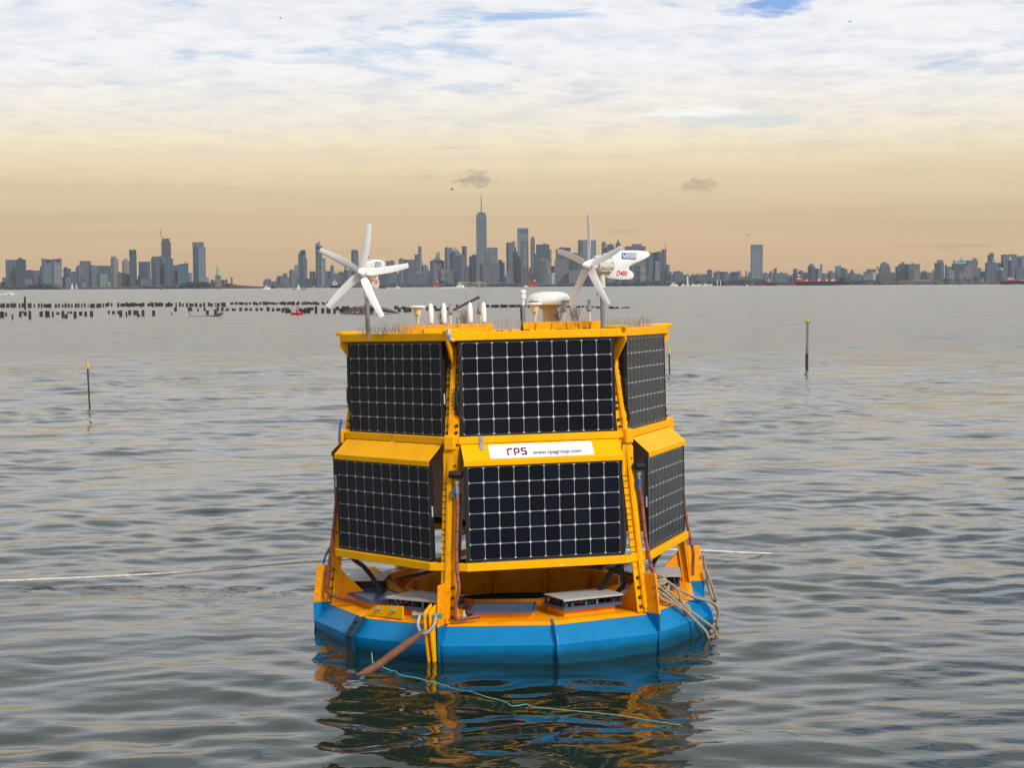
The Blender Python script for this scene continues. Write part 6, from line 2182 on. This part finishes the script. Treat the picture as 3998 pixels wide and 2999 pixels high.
ROW2 = {'A': [(0, 70, 1395, 1500), (88, 122, 1415, 1475), (205, 228, 1445, 1530), (330, 372, 1395, 1485), (380, 405, 1388, 1425), (412, 458, 1405, 1470), (492, 540, 1385, 1520), (682, 738, 1395, 1480), (785, 858, 1385, 1490), (897, 930, 1400, 1485), (978, 1030, 1410, 1450), (1062, 1112, 1390, 1500), (1122, 1170, 1448, 1515), (1162, 1184, 1398, 1435), (1203, 1243, 1395, 1435), (1273, 1325, 1400, 1505), (1370, 1420, 1400, 1465), (1455, 1502, 1400, 1475), (1555, 1605, 1390, 1485), (1863, 1895, 1385, 1435), (1935, 1980, 1390, 1440)],
        'B': [(215, 240, 1340, 1385), (240, 285, 1335, 1420), (335, 355, 1355, 1420), (370, 410, 1330, 1395), (450, 490, 1335, 1395), (498, 520, 1335, 1420), (520, 540, 1390, 1425), (565, 602, 1330, 1410), (720, 760, 1335, 1408), (990, 1003, 1362, 1402), (1035, 1070, 1288, 1345), (1230, 1258, 1290, 1340), (1260, 1290, 1290, 1342), (1365, 1387, 1302, 1345), (1457, 1488, 1298, 1338), (1490, 1530, 1335, 1390), (1610, 1648, 1320, 1385), (1645, 1675, 1285, 1335), (1708, 1742, 1288, 1338), (1780, 1820, 1305, 1338), (1865, 1915, 1305, 1338), (1970, 2005, 1292, 1340), (2048, 2090, 1300, 1335), (2118, 2150, 1302, 1335)],
        'C': [(203, 247, 1300, 1335), (273, 308, 1302, 1335), (358, 398, 1300, 1340), (428, 465, 1298, 1335), (520, 560, 1288, 1340), (597, 632, 1300, 1345), (655, 718, 1302, 1338), (735, 770, 1310, 1358), (750, 840, 1295, 1330), (790, 870, 1310, 1368), (985, 1030, 1302, 1345), (1010, 1060, 1320, 1370), (1060, 1100, 1300, 1370), (1105, 1150, 1292, 1368), (1150, 1195, 1290, 1330), (1212, 1250, 1275, 1370), (1305, 1350, 1302, 1368), (1380, 1410, 1300, 1370), (1410, 1440, 1320, 1372), (1480, 1515, 1310, 1378), (1515, 1560, 1280, 1330), (1570, 1640, 1310, 1360), (1630, 1690, 1275, 1325), (1760, 1815, 1280, 1320), (1845, 1880, 1280, 1310), (2000, 2030, 1280, 1312), (2090, 2120, 1288, 1320)]}
for c, iv in ROW2.items():
    for a, b, yt, yb in iv:
        if b - a > 60:
            for (p, q) in ((a, (a + b) / 2), ((a + b) / 2, b)):
                pile(PX(c, (p + q) / 2, 0)[0], (q - p) * CROP[c][2], PX(c, 0, yt + rp.uniform(-5, 9))[1], PX(c, 0, yb)[1], L2, G2)
        else:
            pile(PX(c, (a + b) / 2, 0)[0], (b - a) * CROP[c][2], PX(c, 0, yt)[1], PX(c, 0, yb)[1], L2, G2)
# tall leaning post among the far row, twin posts, odd ends
pile(PX('A', 433, 0)[0], 30 * .226, PX('A', 0, 1140)[1], PX('A', 0, 1355)[1], 'tall dark post leaning above the left pilings, the tallest of them', None, R(-3))
# right part, behind the instruments (crop origin 1500,1100 scale .40688)
q_ = .40688
for a, b, yt, yb in ((100, 130, 232, 262), (130, 160, 248, 285), (165, 200, 236, 262), (185, 235, 245, 288), (235, 262, 250, 285), (405, 430, 240, 275), (430, 470, 255, 285), (475, 500, 232, 256), (490, 540, 255, 280), (545, 575, 232, 262), (600, 625, 245, 270), (690, 712, 218, 240), (970, 1010, 220, 245), (1028, 1062, 222, 245), (1062, 1100, 220, 246), (1115, 1150, 218, 246), (1150, 1186, 220, 246), (1200, 1232, 220, 244), (1232, 1265, 220, 244), (1275, 1318, 220, 243), (1330, 1362, 222, 240)):
    pile(1500 + (a + b) / 2 * q_, (b - a) * q_, 1100 + yt * q_, 1100 + yb * q_, L3, G3)
q_ = .31646
for a, b, yt, yb in ((190, 215, 1178, 1204), (545, 572, 1190, 1205), (670, 718, 1180, 1200), (785, 810, 1188, 1208), (810, 842, 1180, 1205), (858, 888, 1180, 1200), (905, 940, 1184, 1202), (975, 1012, 1186, 1202), (1030, 1055, 1186, 1210), (1055, 1085, 1192, 1212), (1195, 1225, 1188, 1214), (1225, 1255, 1192, 1218), (1262, 1290, 1198, 1215), (1290, 1312, 1192, 1212), (1345, 1395, 1200, 1212), (1395, 1445, 1194, 1208)):
    pile(2000 + (a + b) / 2 * q_, (b - a) * q_, 820 + yt * q_, 820 + yb * q_, L3, G3)

# derelict wooden hull and driftwood
P = at_z(1390, 1226, 0)
D = P[1]
s = D / FPX
t = tag(empty('derelict_hull', (P[0], D, 0)), 'heap of grey planks of a derelict hull among the pilings behind the left turbine pole', 'wreck')
for i, (xa, za, xb, zb, y) in enumerate(((-56, 2, 48, 20, 0), (-50, 8, 58, 30, 3), (-48, 0, 62, 6, -3), (-40, 12, 40, 34, 4), (0, 10, 66, 28, 2), (-58, 0, 20, 2, -5))):
    MB().bar((xa * s, y * .3, za * s + .02), (xb * s, y * .3 + .6, zb * s + .02), .30, .14).build('plank', M_['wood'], t)
MB().hexa([(-50 * s, 0, -.3), (60 * s, 0, -.3), (60 * s, 2, -.3), (-50 * s, 2, -.3), (-45 * s, .4, .12), (58 * s, .4, .30), (58 * s, 1.6, .30), (-45 * s, 1.6, .12)]).build('bottom', M_['pile'], t)
P = at_z(1502, 1224, 0)
s = P[1] / FPX
o = MB().tube(catmull([(-58 * s, .3, .72), (-42 * s, .2, .80), (-10 * s, 0, .58), (25 * s, .1, .32), (60 * s, 0, .0)], 5), [.12, .22, .26, .25, .28, .30, .33, .30, .34, .33, .32, .33, .29, .30, .26, .24, .2, .17, .12, .08, .03], 9).build('driftwood_log', M_['wood'], None, smooth=True, M=Matrix.Translation((P[0], P[1], 0)))
tag(o, 'thick brown driftwood log tapering to a point right of the derelict planks', 'log')
for k in range(13):
    x = 1340 + k * 9.5 + rp.uniform(-3, 3)
    pile(x, rp.uniform(7, 12), rp.uniform(1194, 1204), rp.uniform(1210, 1222), 'black timber piling crowded round the derelict planks', 'pilings round the derelict planks')
P = at_z(1770, 1212, 0)
e = at_y(1872, 1159, P[1])
o = MB().tube([(P[0] - .6, P[1], -.4), (P[0], P[1], .05), ((P[0] + e[0]) / 2, P[1], (e[2]) / 2 + .05), (e[0], P[1], e[2])], [.17, .19, .21, .22], 8).build('timber_beam', M_['wood'])
tag(o, 'brown timber beam slanting up out of the water behind the grey cone antennas', 'beam')
# sunken skiff with twigs
P = at_z(805, 1235, 0)
s = P[1] / FPX
t = tag(empty('skiff', (P[0], P[1], 0)), 'low half-sunk brown skiff with its reddish bow raised, before the near pilings', 'boat')
mb = MB()
mb.tube(catmull([(-68 * s, 0, .0), (-10 * s, .1, .02), (35 * s, 0, .10), (66 * s, 0, .42)], 5), [.05] * 5 + [.07] * 5 + [.18] * 4 + [.12, .05], 8)
mb.build('hull', mat('skiff_brown', (.12, .06, .05), .7, var=.3), t, smooth=True)
for i, (x, dx_, h) in enumerate(((42, 8, 1.0), (52, 14, 1.3), (60, 22, 1.1), (-62, -10, .9))):
    MB().bar((x * s, 0, .1), ((x + dx_) * s, .1, h), .06, .06).build('branch', M_['wood'], t)

# red kayak with a paddler
P = at_z(1160, 1229, 0)
D = P[1]
s = D / FPX
t = tag(empty('kayak', (P[0], D, 0)), 'bright red kayak floating in front of the pilings', 'kayak')
mb = MB()
L = 48 * s
st = [(-.5, .05, .12), (-.35, .6, .02), (0, 1, 0), (.35, .6, .02), (.5, .05, .14)]
vs = []
for u, wd, up in st:
    vs += [(u * L, -.33 * wd, .26 + up), (u * L, -.2 * wd, -.1), (u * L, .2 * wd, -.1), (u * L, .33 * wd, .26 + up)]
fs = [(a * 4 + k, a * 4 + (k + 1) % 4, a * 4 + 4 + (k + 1) % 4, a * 4 + 4 + k) for a in range(4) for k in range(4)] + [(3, 2, 1, 0), (16, 17, 18, 19)]
mb.add(vs, fs)
mb.build('hull', M_['signal_red'], t)
MB().lathe([(.24, .26), (.27, .29), (.24, .30)], 12).build('cockpit_rim', M_['black'], t)


def skin_body(name, verts, edges, radii, m, M):
    me = bpy.data.meshes.new(name)
    me.from_pydata(verts, edges, [])
    o = child(name, me, None, mat=M)
    md = o.modifiers.new('skin', 'SKIN')
    for i, r in enumerate(radii):
        me.skin_vertices[0].data[i].radius = (r, r)
    me.skin_vertices[0].data[0].use_root = True
    o.modifiers.new('sub', 'SUBSURF').levels = 1
    dg = bpy.context.evaluated_depsgraph_get()
    bpy.context.view_layer.update()
    nm = bpy.data.meshes.new_from_object(o.evaluated_get(dg))
    nm.materials.clear()
    nm.materials.append(m)
    nm.shade_smooth()
    bpy.data.objects.remove(o)
    return nm


V = [(0, 0, .22), (0, 0, .48), (0.02, 0, .72), (.02, 0, .84), (.03, -.01, .98), (.03, -.01, 1.08),
     (.0, -.2, .70), (-.14, -.28, .58), (-.30, -.22, .72), (.0, .2, .70), (.12, .28, .54), (.26, .2, .50),
     (.25, -.12, .20), (.50, -.12, .22), (.25, .12, .20), (.50, .12, .22)]
Ed = [(0, 1), (1, 2), (2, 3), (3, 4), (4, 5), (2, 6), (6, 7), (7, 8), (2, 9), (9, 10), (10, 11), (0, 12), (12, 13), (0, 14), (14, 15)]
Rd = [.17, .16, .17, .06, .105, .07, .07, .055, .04, .07, .055, .04, .09, .07, .09, .07]
pm = skin_body('person', V, Ed, Rd, M_['signal_red'], Matrix.Identity(4))
p = child('person', pm, None, mat=Matrix.Translation((P[0], D, 0)))
tag(p, 'person in a red jacket sitting in the red kayak, holding a paddle', 'person')
hm = MB().lathe([(.02, -.11), (.09, -.08), (.115, 0), (.10, .07), (.05, .115), (.01, .12)], 12)
hm.build('face', M_['skin'], p, smooth=True, M=Matrix.Translation((.03, -.02, 1.02)))
MB().lathe([(.122, .0), (.11, .075), (.06, .125), (.01, .132)], 12).build('hair', M_['bird'], p, smooth=True, M=Matrix.Translation((.035, .0, 1.03)))
mb = MB().tube([(.28, .22, .48), (-.32, -.24, .74), (-.62, -.42, 1.25)], .018, 6)
o = mb.build('paddle', M_['signal_red'], None, M=Matrix.Translation((P[0], D, 0)))
MB().hexa([(-.56, -.40, 1.15), (-.62, -.36, 1.15), (-.62, -.35, 1.17), (-.56, -.39, 1.17), (-.66, -.48, 1.55), (-.76, -.40, 1.55), (-.76, -.39, 1.56), (-.66, -.47, 1.56)]).build('paddle_blade', M_['signal_red'], o)
tag(o, 'red paddle raised at the left of the kayaker', 'paddle')

# dark waterbird on a piling
P = at_z(1281, 1221, 0)
o = MB().tube(catmull([(-.05, 0, .25), (.02, 0, .55), (.05, 0, .85), (-.08, 0, 1.05), (-.02, 0, 1.25), (-.16, 0, 1.27)], 3), [.08, .12, .17, .20, .21, .20, .16, .12, .07, .06, .06, .06, .08, .07, .04, .02], 8).build('cormorant', M_['bird'], None, smooth=True, M=Matrix.Translation((P[0], P[1], 0)))
tag(o, 'dark waterbird standing upright at the end of the far piling row', 'bird')

# ------------------------------------------------------------------ marker poles in the water
def marker(x, y, ztop, r, parts, label, name, lean):
    t = tag(empty(name, (x, y, 0)), label, 'pole')
    t.rotation_euler = (0, lean, 0)
    for nm, z0, z1, rr, m in parts:
        MB().lathe([(rr, z0), (rr, z1)], 12).build(nm, m, t, smooth=True)
    return t


marker(-14.06, 56.1, 1.37, .032, (('shaft', -.6, 1.14, .030, M_['pole_dark']), ('yellow_band', 1.14, 1.37, .036, M_['pole_yellow'])), 'thin brown pole with a yellow top standing in the water left of the buoy', 'marker_pole', R(-1.6))
marker(6.966, 74.6, 1.07, .034, (('shaft', -.6, .78, .034, M_['pole_dark']), ('yellow_band', .78, 1.07, .04, M_['pole_yellow'])), 'thin pole with a yellow top just right of the buoy, partly hidden behind it', 'marker_pole', R(-1.6))
t = marker(13.62, 78.0, 2.18, .06, (('foot', -.8, .62, .068, M_['rust_pipe']), ('shaft', .62, 2.05, .060, M_['chrome']), ('flange', 2.05, 2.075, .14, M_['black']), ('cap', 2.075, 2.2, .062, M_['pole_yellow'])), 'shiny steel pipe with a flanged cap and rusty foot, alone in the water at right', 'steel_pipe', R(.6))

# ------------------------------------------------------------------ birds in the sky
def gull(x, y, D, span, label, roll, m):
    P = at_y(x, y, D)
    k = span / 1.0
    t = tag(empty('gull', tuple(P)), label, 'bird')
    t.rotation_euler = (0, roll, .6)
    t.scale = (k, k, k)
    span = 1.0
    MB().lathe([(.01, -.25), (.05, -.12), (.06, .05), (.045, .14), (.035, .2), (.01, .26)], 8, Matrix.Rotation(R(90), 4, 'Y')).build('body', m, t, smooth=True)
    for sg in (-1, 1):
        h = span / 2
        vs = [(.10, sg * .03, .03), (-.08, sg * .03, .03), (.10, sg * h * .5, .03 + h * .28), (-.05, sg * h * .5, .03 + h * .28), (-.06, sg * h, .03 + h * .16), (-.10, sg * h, .03 + h * .16)]
        v2 = [(a, b, c - .012) for a, b, c in vs]
        MB().add(vs + v2, [(0, 1, 3, 2), (2, 3, 5, 4), (8, 9, 7, 6), (10, 11, 9, 8), (0, 2, 8, 6), (2, 4, 10, 8), (1, 7, 9, 3), (3, 9, 11, 5), (4, 5, 11, 10), (0, 6, 7, 1)]).build('wing', m, t)


gull(1094, 69, 150, .42, 'small dark bird flying high at the upper left of the sky', .3, M_['bird'])
gull(3318, 84, 110, .42, 'grey gull with spread wings high at the upper right of the sky', -.2, M_['bird_grey'])
gull(1765, 739, 260, 1.0, 'tiny dark bird just left of the small grey cloud over the city', .2, M_['bird'])
gull(1440, 1004, 420, 1.0, 'tiny dark bird flying beside the left turbine\'s upright blade', .1, M_['bird'])
gull(2919, 917, 420, 1.1, 'tiny dark bird above and left of the lone pale tower', .2, M_['bird'])

# ------------------------------------------------------------------ haze
HX = 9000
mb = MB().box(-HX, HX, -900, 14000, -3.0, 760.0)
hz = mb.build('haze', None)
hm = bpy.data.materials.new('haze_air')
hm.use_nodes = True
nt = hm.node_tree
nt.nodes.remove(nt.nodes['Principled BSDF'])
pv = nt.nodes.new('ShaderNodeVolumePrincipled')
pv.inputs['Color'].default_value = (0.80, 0.88, 1.0, 1)
pv.inputs['Density'].default_value = 2.0e-5
pv.inputs['Anisotropy'].default_value = 0.0
nt.links.new(pv.outputs[0], nt.nodes['Material Output'].inputs['Volume'])
hz.data.materials.append(hm)
tag(hz, None, None, None, 'stuff')
